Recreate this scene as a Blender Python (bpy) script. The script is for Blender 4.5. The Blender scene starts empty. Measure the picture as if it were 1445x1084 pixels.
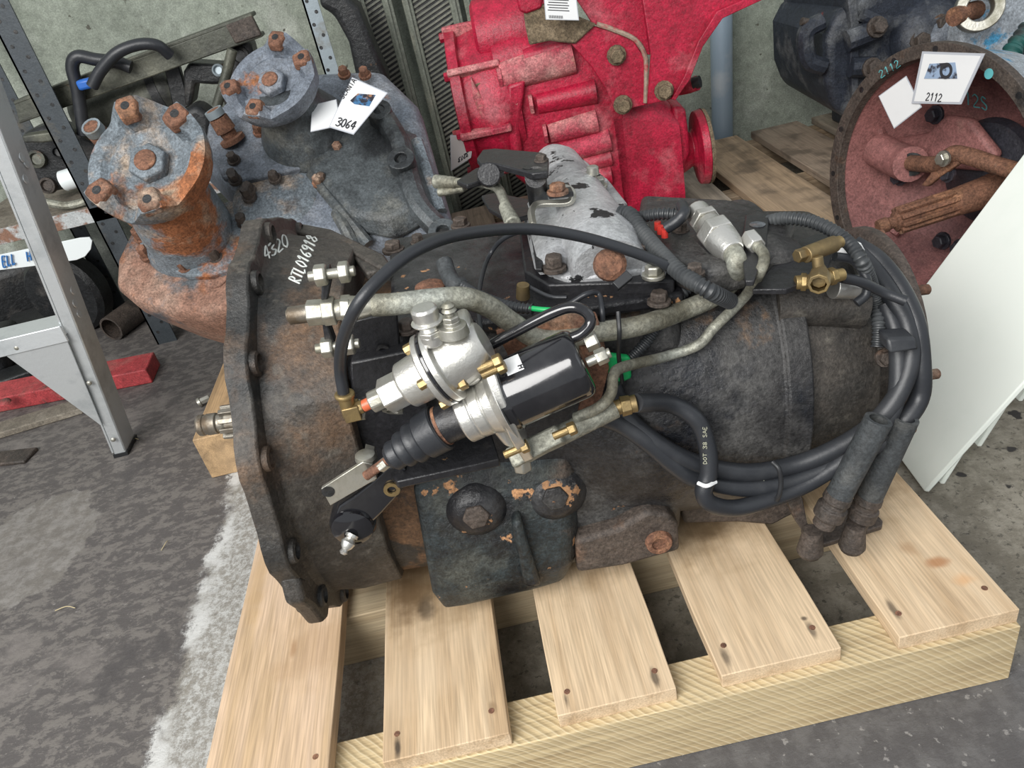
import bpy, math, random
from math import sin, cos, pi, radians
from mathutils import Vector as V, Matrix
from mathutils.bvhtree import BVHTree
random.seed(7)
C = bpy.context.scene.collection
S = 0.78                      # working unit -> metres
# ---------------------------------------------------------------- camera
F, CX, CY, CAMZ = 1085.0, 722.5, 542.0, 1.15
RW = Matrix(((0.97304605, -0.23061091, 0.0), (-0.12194776, -0.51454973, 0.84874456), (-0.19572976, -0.82586754, -0.52880306)))
EYE = V((0, 0, CAMZ))
cd = bpy.data.cameras.new('camera'); cam = bpy.data.objects.new('camera', cd); C.objects.link(cam)
cd.sensor_width = 36; cd.lens = F / 1445 * 36; cd.clip_start = 0.02; cd.clip_end = 60
rx, ry, rz = RW @ V((1, 0, 0)), -(RW @ V((0, 1, 0))), -(RW @ V((0, 0, 1)))
cam.matrix_world = Matrix.Translation(EYE * S) @ Matrix((rx, ry, rz)).transposed().to_4x4()
bpy.context.scene.camera = cam
# ---------------------------------------------------------------- world, lights, exposure
w = bpy.data.worlds.new('world'); bpy.context.scene.world = w; w.use_nodes = True
bg = w.node_tree.nodes['Background']; bg.inputs[0].default_value = (0.92, 0.96, 1.0, 1); bg.inputs[1].default_value = 0.46
def area(name, loc, tgt, size, power, col):
    l = bpy.data.lights.new(name, 'AREA'); l.shape = 'RECTANGLE'; l.size, l.size_y = size; l.energy = power; l.color = col
    o = bpy.data.objects.new(name, l); C.objects.link(o); o.location = loc
    o.rotation_euler = (V(tgt) - V(loc)).to_track_quat('-Z', 'Y').to_euler()
area('doorway_light', (-1.5, -1.3, 2.4), (0.2, 1.2, 0.1), (2.4, 1.8), 125, (1.0, 0.985, 0.96))
area('side_light', (3.2, 0.2, 2.0), (0.6, 1.6, 0.2), (1.6, 1.6), 5, (0.88, 0.94, 1.0))
vs = bpy.context.scene.view_settings
vs.view_transform = 'Standard'; vs.look = 'None'; vs.gamma = 1; vs.exposure = 0.47; vs.use_curve_mapping = False

# ---------------------------------------------------------------- pixel -> place
def ray(x, y): return RW @ V((x - CX, y - CY, F))
def wz(x, y, z): d = ray(x, y); return EYE + d * ((z - CAMZ) / d.z)
def wy(x, y, Y): d = ray(x, y); return EYE + d * (Y / d.y)
def pscale(p): return F / ((V(p) - EYE) @ (RW @ V((0, 0, 1))))     # pixels per unit at a point
class Fr:
    def __init__(s, O, a=None, s_=None, u=None):
        s.O = V(O); s.a, s.s, s.u = V(a).normalized(), V(s_).normalized(), V(u).normalized()
    def L(s, t, q, h): return s.O + s.a * t + s.s * q + s.u * h
    def _pl(s, x, y, ax, v): d = ray(x, y); return EYE + d * ((v - (EYE - s.O) @ ax) / (d @ ax))
    def gt(s, x, y, v): return s._pl(x, y, s.a, v)
    def gs(s, x, y, v): return s._pl(x, y, s.s, v)
    def gu(s, x, y, v): return s._pl(x, y, s.u, v)
    def gc(s, x, y, r):
        d = ray(x, y); e = EYE - s.O; d1, d2, e1, e2 = d @ s.s, d @ s.u, e @ s.s, e @ s.u
        A = d1 * d1 + d2 * d2; B = e1 * d1 + e2 * d2; q = e1 * e1 + e2 * e2 - r * r
        return EYE + d * ((-B - math.sqrt(max(0, B * B - A * q))) / A)
    def P(s, k, x, y, v): return {'s': s.gs, 'u': s.gu, 't': s.gt, 'c': s.gc}[k](x, y, v)

# ---------------------------------------------------------------- mesh kit
def perp(a):
    a = V(a).normalized(); b = V((0, 0, 1)) if abs(a.z) < .9 else V((1, 0, 0))
    x = b.cross(a).normalized(); return x, a.cross(x)
def spline(pts, n=8):
    pts = [V(p) for p in pts]
    if len(pts) < 3: return pts
    q = [pts[0] * 2 - pts[1]] + pts + [pts[-1] * 2 - pts[-2]]; o = []
    for i in range(1, len(q) - 2):
        a, b, c, d = q[i-1], q[i], q[i+1], q[i+2]
        for k in range(n):
            t = k / n
            o.append(.5 * ((2*b) + (c-a)*t + (2*a-5*b+4*c-d)*t*t + (3*b-a-3*c+d)*t*t*t))
    return o + [pts[-1]]
def resample(p, step):
    L = [0]
    for i in range(1, len(p)): L.append(L[-1] + (p[i]-p[i-1]).length)
    n = max(2, int(L[-1] / step)); o = []; j = 0
    for k in range(n + 1):
        d = L[-1] * k / n
        while j < len(L) - 2 and L[j+1] < d: j += 1
        o.append(p[j].lerp(p[j+1], (d - L[j]) / max(1e-9, L[j+1] - L[j])))
    return o
class MB:
    def __init__(s): s.v = []; s.f = []
    def add(s, vs, fs):
        k = len(s.v); s.v += [V(p) for p in vs]; s.f += [tuple(i + k for i in f) for f in fs]; return s
    def loft(s, rings, cap=True, closed=True):
        n = len(rings[0]); vs = [p for r in rings for p in r]; fs = []
        for i in range(len(rings) - 1):
            for j in range(n if closed else n - 1):
                k = (j + 1) % n; fs.append((i*n+j, i*n+k, (i+1)*n+k, (i+1)*n+j))
        if cap: fs += [tuple(range(n))[::-1], tuple(range((len(rings)-1)*n, len(rings)*n))]
        return s.add(vs, fs)
    def box(s, c, sz, ax=None):
        x, y, z = ax or (V((1,0,0)), V((0,1,0)), V((0,0,1))); c = V(c)
        r = [[c + x*(i*sz[0]/2) + y*(j*sz[1]/2) + z*(k*sz[2]/2) for i, j in ((-1,-1),(1,-1),(1,1),(-1,1))] for k in (-1, 1)]
        return s.loft(r)
    def lathe(s, p, ax, prof, n=24, cap=True, ph=0):
        p = V(p); ax = V(ax).normalized(); x, y = perp(ax)
        return s.loft([[p + ax*t + (x*cos(ph+2*pi*i/n) + y*sin(ph+2*pi*i/n))*max(r, 1e-5) for i in range(n)] for t, r in prof], cap)
    def cyl(s, a, b, r, r2=None, n=16):
        a, b = V(a), V(b); return s.lathe(a, b - a, [(0, r), ((b-a).length, r if r2 is None else r2)], n)
    def hexn(s, p, ax, r, h, ph=0): return s.lathe(p, ax, [(0, r), (h*.85, r), (h, r*.85)], 6, ph=ph)
    def bolt(s, p, ax, r, h=None):
        h = h or r; s.lathe(p, ax, [(-r*.3, r*1.35), (h*.18, r*1.35)], 12); ax = V(ax).normalized()
        return s.hexn(V(p) + ax*h*.18, ax, r, h, random.random())
    def dome(s, p, ax, r, h, n=20):
        return s.lathe(p, ax, [(-h*.2, r*1.02)] + [(h*sin(a*pi/12), r*cos(a*pi/12)) for a in range(0, 6)] + [(h, r*.02)], n)
    def tube(s, pts, r, n=10, corr=0, raw=False):
        p = [V(q) for q in pts] if raw else spline(pts)
        if corr: p = resample(p, corr)
        t = (p[1]-p[0]).normalized(); x, y = perp(t); rings = []
        for i, q in enumerate(p):
            tt = ((p[min(i+1, len(p)-1)]) - p[max(i-1, 0)]).normalized()
            x = (x - tt*(x @ tt)).normalized(); y = tt.cross(x)
            rr = r(i/(len(p)-1)) if callable(r) else r
            if corr: rr *= 1.0 if i % 4 < 2 else .80
            rings.append([q + (x*cos(2*pi*k/n) + y*sin(2*pi*k/n))*rr for k in range(n)])
        return s.loft(rings)
    def pipe(s, a, b, ro, ri, n=20):                              # open ended, with wall
        a, b = V(a), V(b); L = (b-a).length
        return s.lathe(a, b-a, [(0, ri), (0, ro), (L, ro), (L, ri), (L*.4, ri), (L*.4, ri*.01)], n, cap=False)
    def prism(s, pts, vec):
        pts = [V(p) for p in pts]; vec = V(vec); return s.loft([pts, [p + vec for p in pts]])
    def taper(s, pts, vec, k):                                     # prism whose far face is scaled about its centre
        pts = [V(p) for p in pts]; vec = V(vec); c = sum(pts, V()) / len(pts)
        return s.loft([pts, [c + (p-c)*k + vec for p in pts]])
    def holed(s, c, ax, ro, ri, h, n=24, shift=None):              # ring
        return s.lathe(c, ax, [(0, ri), (0, ro), (h, ro), (h, ri), (0, ri)], n, cap=False)

OB = []
def build(name, mb, m, parent=None, root=None, bevel=0, ang=32, flat=False, kind=None, label=None, seg=2):
    me = bpy.data.meshes.new(name); r = V(root) if root is not None else V()
    if parent is not None and root is None: r = ROOTS[parent.name]
    me.from_pydata([((p - r) * S)[:] for p in mb.v], [], mb.f); me.validate(); 
    import bmesh
    bm = bmesh.new(); bm.from_mesh(me); bmesh.ops.recalc_face_normals(bm, faces=bm.faces); bm.to_mesh(me); bm.free()
    me.materials.append(m)
    if not flat:
        me.shade_smooth(); me.set_sharp_from_angle(angle=radians(ang))
    o = bpy.data.objects.new(name, me); C.objects.link(o)
    if parent is not None: o.parent = parent
    elif root is not None: o.location = r * S
    ROOTS[o.name] = r
    if bevel:
        b = o.modifiers.new('b', 'BEVEL'); b.width = bevel * S; b.segments = seg; b.limit_method = 'ANGLE'; b.angle_limit = radians(35); b.harden_normals = False
    if kind: o['kind'] = kind
    if label: o['label'] = label
    return o
ROOTS = {}
def thing(name, label, cat, loc, group=None):
    o = bpy.data.objects.new(name, None); C.objects.link(o); o.location = V(loc) * S; o.empty_display_size = .05
    ROOTS[o.name] = V(loc); return tag(o, label, cat, group)
def tag(o, label, cat, group=None):
    o['label'] = label; o['category'] = cat
    if group: o['group'] = group
    return o
def struct(name, mb, m, **k): return build(name, mb, m, kind='structure', **k)
def bvh(mb): return BVHTree.FromPolygons([tuple(p) for p in mb.v], mb.f)
def hit(t, x, y, lift=0):
    d = ray(x, y).normalized(); p, nrm, _, _ = t.ray_cast(EYE, d)
    if p is None: return None
    if nrm @ d > 0: nrm = -nrm
    return p + nrm * lift
GLY = {'0': [[(.3,0),(.05,.3),(.1,.8),(.35,1),(.55,.7),(.5,.2),(.3,0)]], '1': [[(.15,.75),(.35,1),(.3,0)]], '2': [[(.05,.8),(.25,1),(.5,.8),(.4,.5),(.05,0),(.6,.05)]],
 '3': [[(.0,.92),(.35,1),(.56,.78),(.2,.54),(.6,.3),(.35,0),(.0,.1)]], '4': [[(.4,0),(.45,1),(.05,.35),(.65,.4)]], '6': [[(.5,1),(.15,.6),(.1,.15),(.35,0),(.5,.25),(.3,.45),(.1,.3)]],
 '8': [[(.3,.5),(.08,.75),(.3,1),(.5,.75),(.3,.5),(.05,.2),(.3,0),(.55,.25),(.3,.5)]], '9': [[(.5,.65),(.25,.5),(.08,.75),(.3,1),(.5,.8),(.45,.3),(.35,0)]],
 'D': [[(.1,0),(.1,1),(.5,.75),(.5,.25),(.1,0)]], 'R': [[(.1,0),(.1,1),(.45,.85),(.4,.55),(.12,.5),(.55,0)]], 'T': [[(0,1),(.6,1)],[(.3,1),(.3,0)]], 'L': [[(.1,1),(.1,0),(.5,.05)]], 'O': [[(.3,0),(.05,.4),(.3,1),(.58,.5),(.3,0)]],
 'E': [[(.5,1),(.1,1),(.1,0),(.5,0)],[(.1,.5),(.4,.5)]], 'U': [[(.1,1),(.1,.2),(.3,0),(.5,.2),(.5,1)]], 'H': [[(.1,1),(.1,0)],[(.5,1),(.5,0)],[(.1,.5),(.5,.5)]], 'a': [[(.5,.5),(.2,.6),(.1,.1),(.4,.1),(.5,.55),(.55,0)]],
 '7': [[(.05,1),(.55,1),(.2,0)]], '5': [[(.5,1),(.1,1),(.1,.55),(.45,.5),(.45,.1),(.1,0)]], ' ': [], 'S': [[(.5,.9),(.2,1),(.1,.7),(.5,.35),(.4,0),(.05,.1)]], 'C': [[(.5,.9),(.2,1),(.05,.5),(.2,0),(.5,.1)]],
 'A': [[(0,0),(.3,1),(.6,0)],[(.12,.4),(.48,.4)]], 'N': [[(.1,0),(.1,1),(.5,0),(.5,1)]], 'I': [[(.3,1),(.3,0)]], 'M': [[(.05,0),(.1,1),(.3,.4),(.5,1),(.6,0)]]}
def script(text, P0, ex, ey, r, mb=None):          # pen strokes; P0, ex, ey vectors; ex per character height unit
    mb = mb or MB(); x = 0
    for ch in text:
        for st in GLY.get(ch, []):
            mb.tube([P0 + ex*(x+a) + ey*b for a, b in st], r, 5, raw=len(st) < 3)
        x += .72
    return mb
def script_hit(text, tree, o, ex, ey, r, lift=.0008, mb=None):   # o, ex, ey are 2D pixel vectors, strokes laid on the surface
    mb = mb or MB(); x = 0
    for ch in text:
        for st in GLY.get(ch, []):
            q = spline([V((a, b, 0)) for a, b in st], 4); pp = []
            for p in q:
                h = hit(tree, o[0] + ex[0]*(x+p.x) + ey[0]*p.y, o[1] + ex[1]*(x+p.x) + ey[1]*p.y, lift)
                if h: pp.append(h)
            if len(pp) > 1: mb.tube(pp, r, 5, raw=True)
        x += .72
    return mb

# ---------------------------------------------------------------- materials
def mat(name, base, rough=.5, metal=0, layers=(), bump=.15, bs=90, coat=0, spec=.5, ax=None, grit=None):
    """layers: (colour, scale, low, high[, roughness]) patches of another colour laid over the base by noise"""
    m = bpy.data.materials.new(name); m.use_nodes = True; N = m.node_tree.nodes; K = m.node_tree.links
    b = N['Principled BSDF']; tc = N.new('ShaderNodeTexCoord'); src = tc.outputs['Object']
    if ax:
        mp = N.new('ShaderNodeMapping'); mp.inputs['Scale'].default_value = ax; K.new(src, mp.inputs[0]); src = mp.outputs[0]
    col = None; rg = None
    def rgb(c):
        n = N.new('ShaderNodeRGB'); n.outputs[0].default_value = (*c, 1); return n.outputs[0]
    col = rgb(base); rv = N.new('ShaderNodeValue'); rv.outputs[0].default_value = rough; rg = rv.outputs[0]
    for i, l in enumerate(layers):
        n = N.new('ShaderNodeTexNoise'); n.noise_dimensions = '4D'; n.inputs['W'].default_value = i*3.7 + len(name)
        n.inputs['Scale'].default_value = l[1]; n.inputs['Detail'].default_value = 7; n.inputs['Roughness'].default_value = .62; K.new(src, n.inputs['Vector'])
        r = N.new('ShaderNodeMapRange'); r.inputs[1].default_value = l[2]; r.inputs[2].default_value = l[3]; K.new(n.outputs['Fac'], r.inputs[0])
        mx = N.new('ShaderNodeMix'); mx.data_type = 'RGBA'; K.new(r.outputs[0], mx.inputs['Factor']); K.new(col, mx.inputs['A']); mx.inputs['B'].default_value = (*l[0], 1); col = mx.outputs['Result']
        if len(l) > 4:
            mr = N.new('ShaderNodeMix'); K.new(r.outputs[0], mr.inputs['Factor']); K.new(rg, mr.inputs[2]); mr.inputs[3].default_value = l[4]; rg = mr.outputs[0]
    g_ = grit if grit is not None else (min(.55, bump*1.3) if bump > .12 else 0)
    if g_:
        for sc_, wt in ((230, 1.0), (45, .7)):
            n = N.new('ShaderNodeTexNoise'); n.inputs['Scale'].default_value = sc_; n.inputs['Detail'].default_value = 6; n.inputs['Roughness'].default_value = .75; K.new(src, n.inputs['Vector'])
            r = N.new('ShaderNodeMapRange'); r.inputs[1].default_value = .34; r.inputs[2].default_value = .66; r.inputs[3].default_value = 1 - g_*wt; r.inputs[4].default_value = 1 + g_*wt; K.new(n.outputs['Fac'], r.inputs[0])
            vm = N.new('ShaderNodeVectorMath'); vm.operation = 'SCALE'; K.new(col, vm.inputs[0]); K.new(r.outputs[0], vm.inputs['Scale']); col = vm.outputs[0]
    K.new(col, b.inputs['Base Color']); K.new(rg, b.inputs['Roughness'])
    b.inputs['Metallic'].default_value = metal; b.inputs['Coat Weight'].default_value = coat; b.inputs['Specular IOR Level'].default_value = spec
    if bump:
        n = N.new('ShaderNodeTexNoise'); n.inputs['Scale'].default_value = bs*1.3; n.inputs['Detail'].default_value = 8; n.inputs['Roughness'].default_value = .65; K.new(src, n.inputs['Vector'])
        bp = N.new('ShaderNodeBump'); bp.inputs['Strength'].default_value = min(1, bump*1.5); bp.inputs['Distance'].default_value = .004; K.new(n.outputs['Fac'], bp.inputs['Height']); K.new(bp.outputs[0], b.inputs['Normal'])
    m['col'] = ''; return m
RUST = (.30, .105, .035); DUST = (.30, .26, .21)
M = dict(
 black=mat('black_oily_cast_iron', (.021,.020,.020), .40, 0, [((.062,.060,.057),7,.47,.62,.55), ((.13,.08,.045),9,.60,.66,.75), ((.33,.16,.07),17,.655,.675,.8), ((.008,.009,.012),5,.55,.62,.22)], .45, 55),
 topc=mat('chipped_black_cover_paint', (.012,.012,.014), .28, 0, [((.055,.055,.055),6,.52,.64,.55), ((.36,.19,.09),24,.615,.63,.8), ((.16,.15,.14),16,.63,.66,.7)], .35, 70, grit=.3),
 blue=mat('blue_black_chipped_paint', (.020,.028,.031), .42, 0, [((.056,.060,.052),12,.48,.6,.6), ((.008,.009,.011),6,.48,.56,.3), ((.40,.21,.10),24,.625,.64,.8), ((.10,.065,.045),5,.62,.72,.75)], .55, 70),
 bell=mat('brown_dirty_cast_iron', (.060,.052,.044), .50, .1, [((.025,.025,.024),5,.45,.6,.42), ((.16,.085,.040),4,.56,.72,.7), ((.10,.09,.075),30,.55,.7,.6)], .35, 120),
 bellrust=mat('brown_patchy_iron', (.115,.062,.032), .6, 0, [((.016,.017,.019),9,.50,.54,.35), ((.34,.18,.085),16,.62,.66,.8)], .45, 60),
 iron=mat('dull_brown_iron', (.072,.056,.046), .62, .1, [((.15,.075,.038),8,.58,.72,.75), ((.03,.028,.026),6,.52,.64,.5)], .4, 110),
 rusty=mat('rusted_iron', (.17,.080,.048), .8, 0, [((.30,.15,.08),12,.55,.68), ((.10,.05,.03),9,.56,.66), ((.36,.30,.23),5,.56,.7)], .5, 90),
 silver=mat('flaking_silver_paint', (.56,.57,.58), .42, .5, [((.30,.30,.31),10,.48,.64,.5), ((.55,.56,.57),30,.56,.60,.4), ((.025,.025,.027),20,.585,.595,.5)], .35, 80, grit=.22),
 alu=mat('cast_aluminium', (.66,.65,.61), .30, .85, [((.42,.41,.37),14,.5,.7,.45)], .12, 220),
 shaftm=mat('greasy_bare_steel', (.30,.28,.24), .38, .8, [((.13,.10,.07),10,.48,.6,.6), ((.35,.20,.08),8,.58,.66,.7)], .1, 150),
 steel=mat('zinc_plated_steel', (.44,.43,.38), .38, .8, [((.25,.24,.18),16,.46,.62,.55), ((.22,.13,.07),13,.66,.72,.7)], .1, 150),
 tube=mat('dirty_steel_tube', (.30,.30,.25), .5, .45, [((.17,.16,.12),12,.48,.62,.6), ((.36,.19,.10),11,.64,.7,.75), ((.42,.44,.40),7,.58,.7,.5)], .3, 120),
 brass=mat('brass', (.40,.29,.13), .36, .85, [((.20,.15,.08),14,.46,.62,.6)], .1, 150),
 conduit=mat('corrugated_black_conduit', (.030,.033,.036), .45, 0, [((.075,.08,.082),9,.5,.66,.5)], 0),
 rubber=mat('black_rubber_hose', (.020,.022,.026), .40, 0, [((.05,.052,.056),6,.52,.68,.5)], .08, 120),
 sleeve=mat('grey_rubber_sleeve', (.045,.050,.053), .6, 0, [((.085,.085,.08),12,.5,.65,.7)], .3, 90),
 gloss=mat('gloss_black_paint', (.008,.008,.010), .12, 0, [((.02,.02,.022),20,.5,.7,.2)], .02, 60, coat=.6),
 satin=mat('satin_black_paint', (.014,.014,.016), .33, 0, [((.06,.055,.05),14,.56,.68,.6), ((.30,.17,.07),20,.67,.69,.7)], .25, 70),
 plastic=mat('black_plastic', (.018,.019,.021), .45, 0, (), .03, 80),
 green=mat('green_plastic', (.01,.42,.12), .4, 0, (), 0), red_w=mat('red_plastic', (.55,.04,.03), .4, 0, (), 0),
 paint=mat('white_paint_marks', (.62,.65,.62), .7, 0, (), 0), teal=mat('turquoise_paint_marks', (.12,.45,.47), .7, 0, (), 0),
 ink=mat('dark_printing_ink', (.03,.03,.035), .7, 0, (), 0), inkblue=mat('blue_marker_ink', (.03,.16,.42), .6, 0, (), 0),
 card=mat('white_laminated_card', (.82,.83,.83), .22, 0, [((.74,.75,.76),5,.5,.7)], .03, 20, coat=.4),
 cardgrey=mat('grey_laminated_card', (.50,.46,.44), .3, 0, (), .03, 20, coat=.3),  # the card's own even grey
 film=mat('clear_grey_lamination_edge', (.48,.50,.54), .2, 0, (), 0),
 red=mat('dusty_red_paint', (.40,.010,.040), .40, 0, [((.27,.008,.026),6,.45,.6,.4), ((.50,.15,.17),7,.54,.74,.75), ((.60,.40,.34),45,.70,.75,.8), ((.18,.11,.06),9,.68,.72,.8)], .3, 70),
 reddust=mat('red_paint_under_dust', (.40,.035,.065), .6, 0, [((.50,.25,.23),7,.42,.62,.8), ((.42,.30,.2),11,.60,.7,.9)], .4, 80),
 mud=mat('dried_mud_on_bracket', (.16,.12,.075), .95, 0, [((.26,.20,.13),20,.5,.65), ((.40,.03,.03),9,.62,.66,.5)], 1.0, 60),
 grey=mat('dusty_grey_gearbox_paint', (.135,.155,.185), .55, 0, [((.24,.25,.27),8,.48,.65,.8), ((.30,.12,.05),9,.63,.68,.85), ((.05,.06,.065),6,.58,.66,.45)], .35, 80),
 greyrust=mat('grey_paint_gone_to_rust', (.14,.165,.185), .55, 0, [((.27,.10,.04),5,.53,.58,.85), ((.33,.25,.18),12,.52,.66,.9), ((.05,.045,.045),8,.62,.70,.6)], .45, 80),
 rustdust=mat('rust_housing_with_dust', (.23,.125,.088), .85, 0, [((.31,.215,.165),4,.48,.62), ((.09,.10,.11),6,.51,.57,.5), ((.26,.09,.03),12,.58,.68)], .4, 80),
 greydark=mat('dark_oily_grey_iron', (.07,.08,.085), .42, .1, [((.16,.155,.13),6,.52,.66,.7), ((.02,.022,.024),7,.5,.62,.3), ((.28,.13,.06),9,.68,.72,.8)], .35, 80),
 blackblue=mat('black_paint_red_chips', (.025,.030,.042), .45, 0, [((.12,.125,.13),8,.53,.66,.7), ((.40,.06,.04),6,.655,.675,.6), ((.40,.38,.30),9,.70,.72,.7)], .35, 80),
 lightblue=mat('silver_with_blue_flakes', (.42,.46,.50), .5, .2, [((.09,.36,.60),8,.56,.60,.5), ((.18,.19,.19),6,.62,.70,.6)], .3, 70),
 oxide=mat('red_oxide_primer', (.29,.125,.115), .6, 0, [((.15,.07,.07),3,.47,.62,.6), ((.30,.17,.14),9,.58,.72,.8), ((.05,.05,.055),5,.64,.72,.4)], .3, 90),
 dkoil=mat('dark_oily_iron', (.035,.035,.045), .35, .1, [((.10,.06,.06),6,.52,.66,.5)], .3, 70),
 ladder=mat('worn_aluminium', (.66,.69,.70), .38, .6, [((.46,.49,.50),9,.5,.64,.5), ((.12,.20,.14),24,.70,.72,.6)], .1, 90),
 galv=mat('galvanised_rack_steel', (.30,.35,.38), .5, .4, [((.20,.19,.16),12,.55,.68,.7)], .1, 80),
 rack=mat('dark_rack_steel', (.050,.060,.068), .5, .2, [((.11,.10,.08),9,.55,.68,.7)], .15, 80),
 shelfm=mat('chipped_white_shelf_edge', (.42,.44,.44), .6, 0, [((.22,.12,.08),14,.50,.56,.8), ((.07,.06,.05),8,.6,.68,.8)], .2, 80),
 channel=mat('grimy_steel_channel', (.075,.078,.062), .45, .3, [((.17,.17,.13),5,.5,.64,.5), ((.16,.07,.035),9,.62,.68,.8), ((.03,.03,.03),4,.56,.68,.4)], .2, 70),
 junk=mat('greasy_black_parts', (.014,.015,.016), .4, 0, [((.06,.055,.05),8,.54,.68,.6), ((.13,.07,.04),12,.66,.7,.8)], .4, 60),
 white=mat('white_sheet', (.74,.79,.79), .4, 0, [((.60,.66,.66),4,.55,.75)], .02, 30),
 panel=mat('pale_painted_panel', (.86,.91,.85), .35, 0, [((.76,.83,.76),3,.5,.75,.4), ((.40,.42,.34),30,.735,.745,.6)], .03, 30),
 pole=mat('blue_grey_pipe_paint', (.28,.36,.43), .4, .2, [((.40,.45,.48),6,.55,.7,.5)], .1, 60),
 fin=mat('dusty_radiator_fins', (.20,.205,.17), .6, .3, [((.30,.29,.24),7,.5,.65,.8)], .2, 80),
 finframe=mat('grey_green_radiator_frame', (.17,.185,.15), .6, .1, [((.30,.30,.24),6,.54,.66,.8), ((.08,.06,.04),8,.64,.7,.8)], .25, 60),
 redbar=mat('faded_red_beam', (.42,.055,.06), .55, 0, [((.30,.12,.10),8,.52,.66,.8), ((.10,.06,.05),12,.62,.68,.8)], .3, 60),
 brownbar=mat('dusty_brown_steel', (.19,.165,.13), .7, 0, [((.10,.08,.06),8,.5,.66), ((.30,.27,.22),6,.57,.7)], .3, 60),
 leaf=mat('dry_straw', (.50,.42,.25), .8, 0, (), 0), stone=mat('pale_grit', (.42,.40,.36), .9, 0, (), 0),
)
def wood(name, axis, col=(.62,.48,.31), dark=(.45,.31,.17), stains_shade=(), grime=0.0, saw=False, r0=(0,0,0)):
    """long grain along axis 0/1; stains: (x,y,rx,ry,strength,colour) on the top face, in working units, knots, oil marks and painted shade"""
    m = bpy.data.materials.new(name); m.use_nodes = True; N = m.node_tree.nodes; K = m.node_tree.links; b = N['Principled BSDF']
    tc = N.new('ShaderNodeTexCoord'); mp = N.new('ShaderNodeMapping'); sc = [38, 38, 38]; sc[axis] = 2.2; mp.inputs['Scale'].default_value = sc
    mp.inputs['Location'].default_value = [random.uniform(0, 50) for _ in range(3)]; K.new(tc.outputs['Object'], mp.inputs[0])
    n = N.new('ShaderNodeTexNoise'); n.inputs['Scale'].default_value = 1; n.inputs['Detail'].default_value = 4; n.inputs['Distortion'].default_value = .6; K.new(mp.outputs[0], n.inputs['Vector'])
    r = N.new('ShaderNodeValToRGB'); e = r.color_ramp.elements; e[0].position = .34; e[0].color = (*dark, 1); e[1].position = .56; e[1].color = (*col, 1)
    K.new(n.outputs['Fac'], r.inputs[0]); out = r.outputs[0]
    mp2 = N.new('ShaderNodeMapping'); s2 = [420, 420, 420]; s2[axis] = 14; mp2.inputs['Scale'].default_value = s2; K.new(tc.outputs['Object'], mp2.inputs[0])
    nf = N.new('ShaderNodeTexNoise'); nf.inputs['Scale'].default_value = 1; nf.inputs['Detail'].default_value = 5; K.new(mp2.outputs[0], nf.inputs['Vector'])
    rf = N.new('ShaderNodeMapRange'); rf.inputs[1].default_value = .35; rf.inputs[2].default_value = .65; rf.inputs[3].default_value = .80; rf.inputs[4].default_value = 1.16; K.new(nf.outputs['Fac'], rf.inputs[0])
    vm = N.new('ShaderNodeVectorMath'); vm.operation = 'SCALE'; K.new(out, vm.inputs[0]); K.new(rf.outputs[0], vm.inputs['Scale']); out = vm.outputs[0]
    n2 = N.new('ShaderNodeTexNoise'); n2.inputs['Scale'].default_value = 6; n2.inputs['Detail'].default_value = 6; K.new(tc.outputs['Object'], n2.inputs['Vector'])
    def mixc(fac, c, a):
        x = N.new('ShaderNodeMix'); x.data_type = 'RGBA'; K.new(fac, x.inputs['Factor']); K.new(a, x.inputs['A']); x.inputs['B'].default_value = (*c, 1); return x.outputs['Result']
    x = N.new('ShaderNodeMapRange'); x.inputs[1].default_value = .45; x.inputs[2].default_value = .75; x.inputs[4].default_value = .55; K.new(n2.outputs['Fac'], x.inputs[0]); out = mixc(x.outputs[0], tuple(c*.9 + .05 for c in col), out)
    if grime:
        n3 = N.new('ShaderNodeTexNoise'); n3.inputs['Scale'].default_value = 14; n3.inputs['Detail'].default_value = 8; K.new(tc.outputs['Object'], n3.inputs['Vector'])
        x = N.new('ShaderNodeMapRange'); x.inputs[1].default_value = .5; x.inputs[2].default_value = .66; x.inputs[4].default_value = grime; K.new(n3.outputs['Fac'], x.inputs[0]); out = mixc(x.outputs[0], (.07,.055,.04), out)
    nz = N.new('ShaderNodeTexNoise'); nz.inputs['Scale'].default_value = 30; nz.inputs['Detail'].default_value = 5; K.new(tc.outputs['Object'], nz.inputs['Vector'])
    for (sx, sy, ra, rb, st, c) in stains_shade:
        sp = N.new('ShaderNodeVectorMath'); sp.operation = 'SUBTRACT'; sp.inputs[1].default_value = ((sx-r0[0])*S, (sy-r0[1])*S, 0); K.new(tc.outputs['Object'], sp.inputs[0])
        ml = N.new('ShaderNodeVectorMath'); ml.operation = 'MULTIPLY'; ml.inputs[1].default_value = (1/(ra*S), 1/(rb*S), 0); K.new(sp.outputs[0], ml.inputs[0])
        ln = N.new('ShaderNodeVectorMath'); ln.operation = 'LENGTH'; K.new(ml.outputs[0], ln.inputs[0])
        ad = N.new('ShaderNodeMath'); ad.operation = 'MULTIPLY_ADD'; K.new(nz.outputs['Fac'], ad.inputs[0]); ad.inputs[1].default_value = 1.6; K.new(ln.outputs['Value'], ad.inputs[2])
        x = N.new('ShaderNodeMapRange'); x.interpolation_type = 'SMOOTHSTEP'; x.inputs[1].default_value = 1.9; x.inputs[2].default_value = 1.0; x.inputs[3].default_value = 0; x.inputs[4].default_value = st; K.new(ad.outputs[0], x.inputs[0]); out = mixc(x.outputs[0], c, out)
    K.new(out, b.inputs['Base Color']); b.inputs['Roughness'].default_value = .72
    h = n.outputs['Fac']
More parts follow.
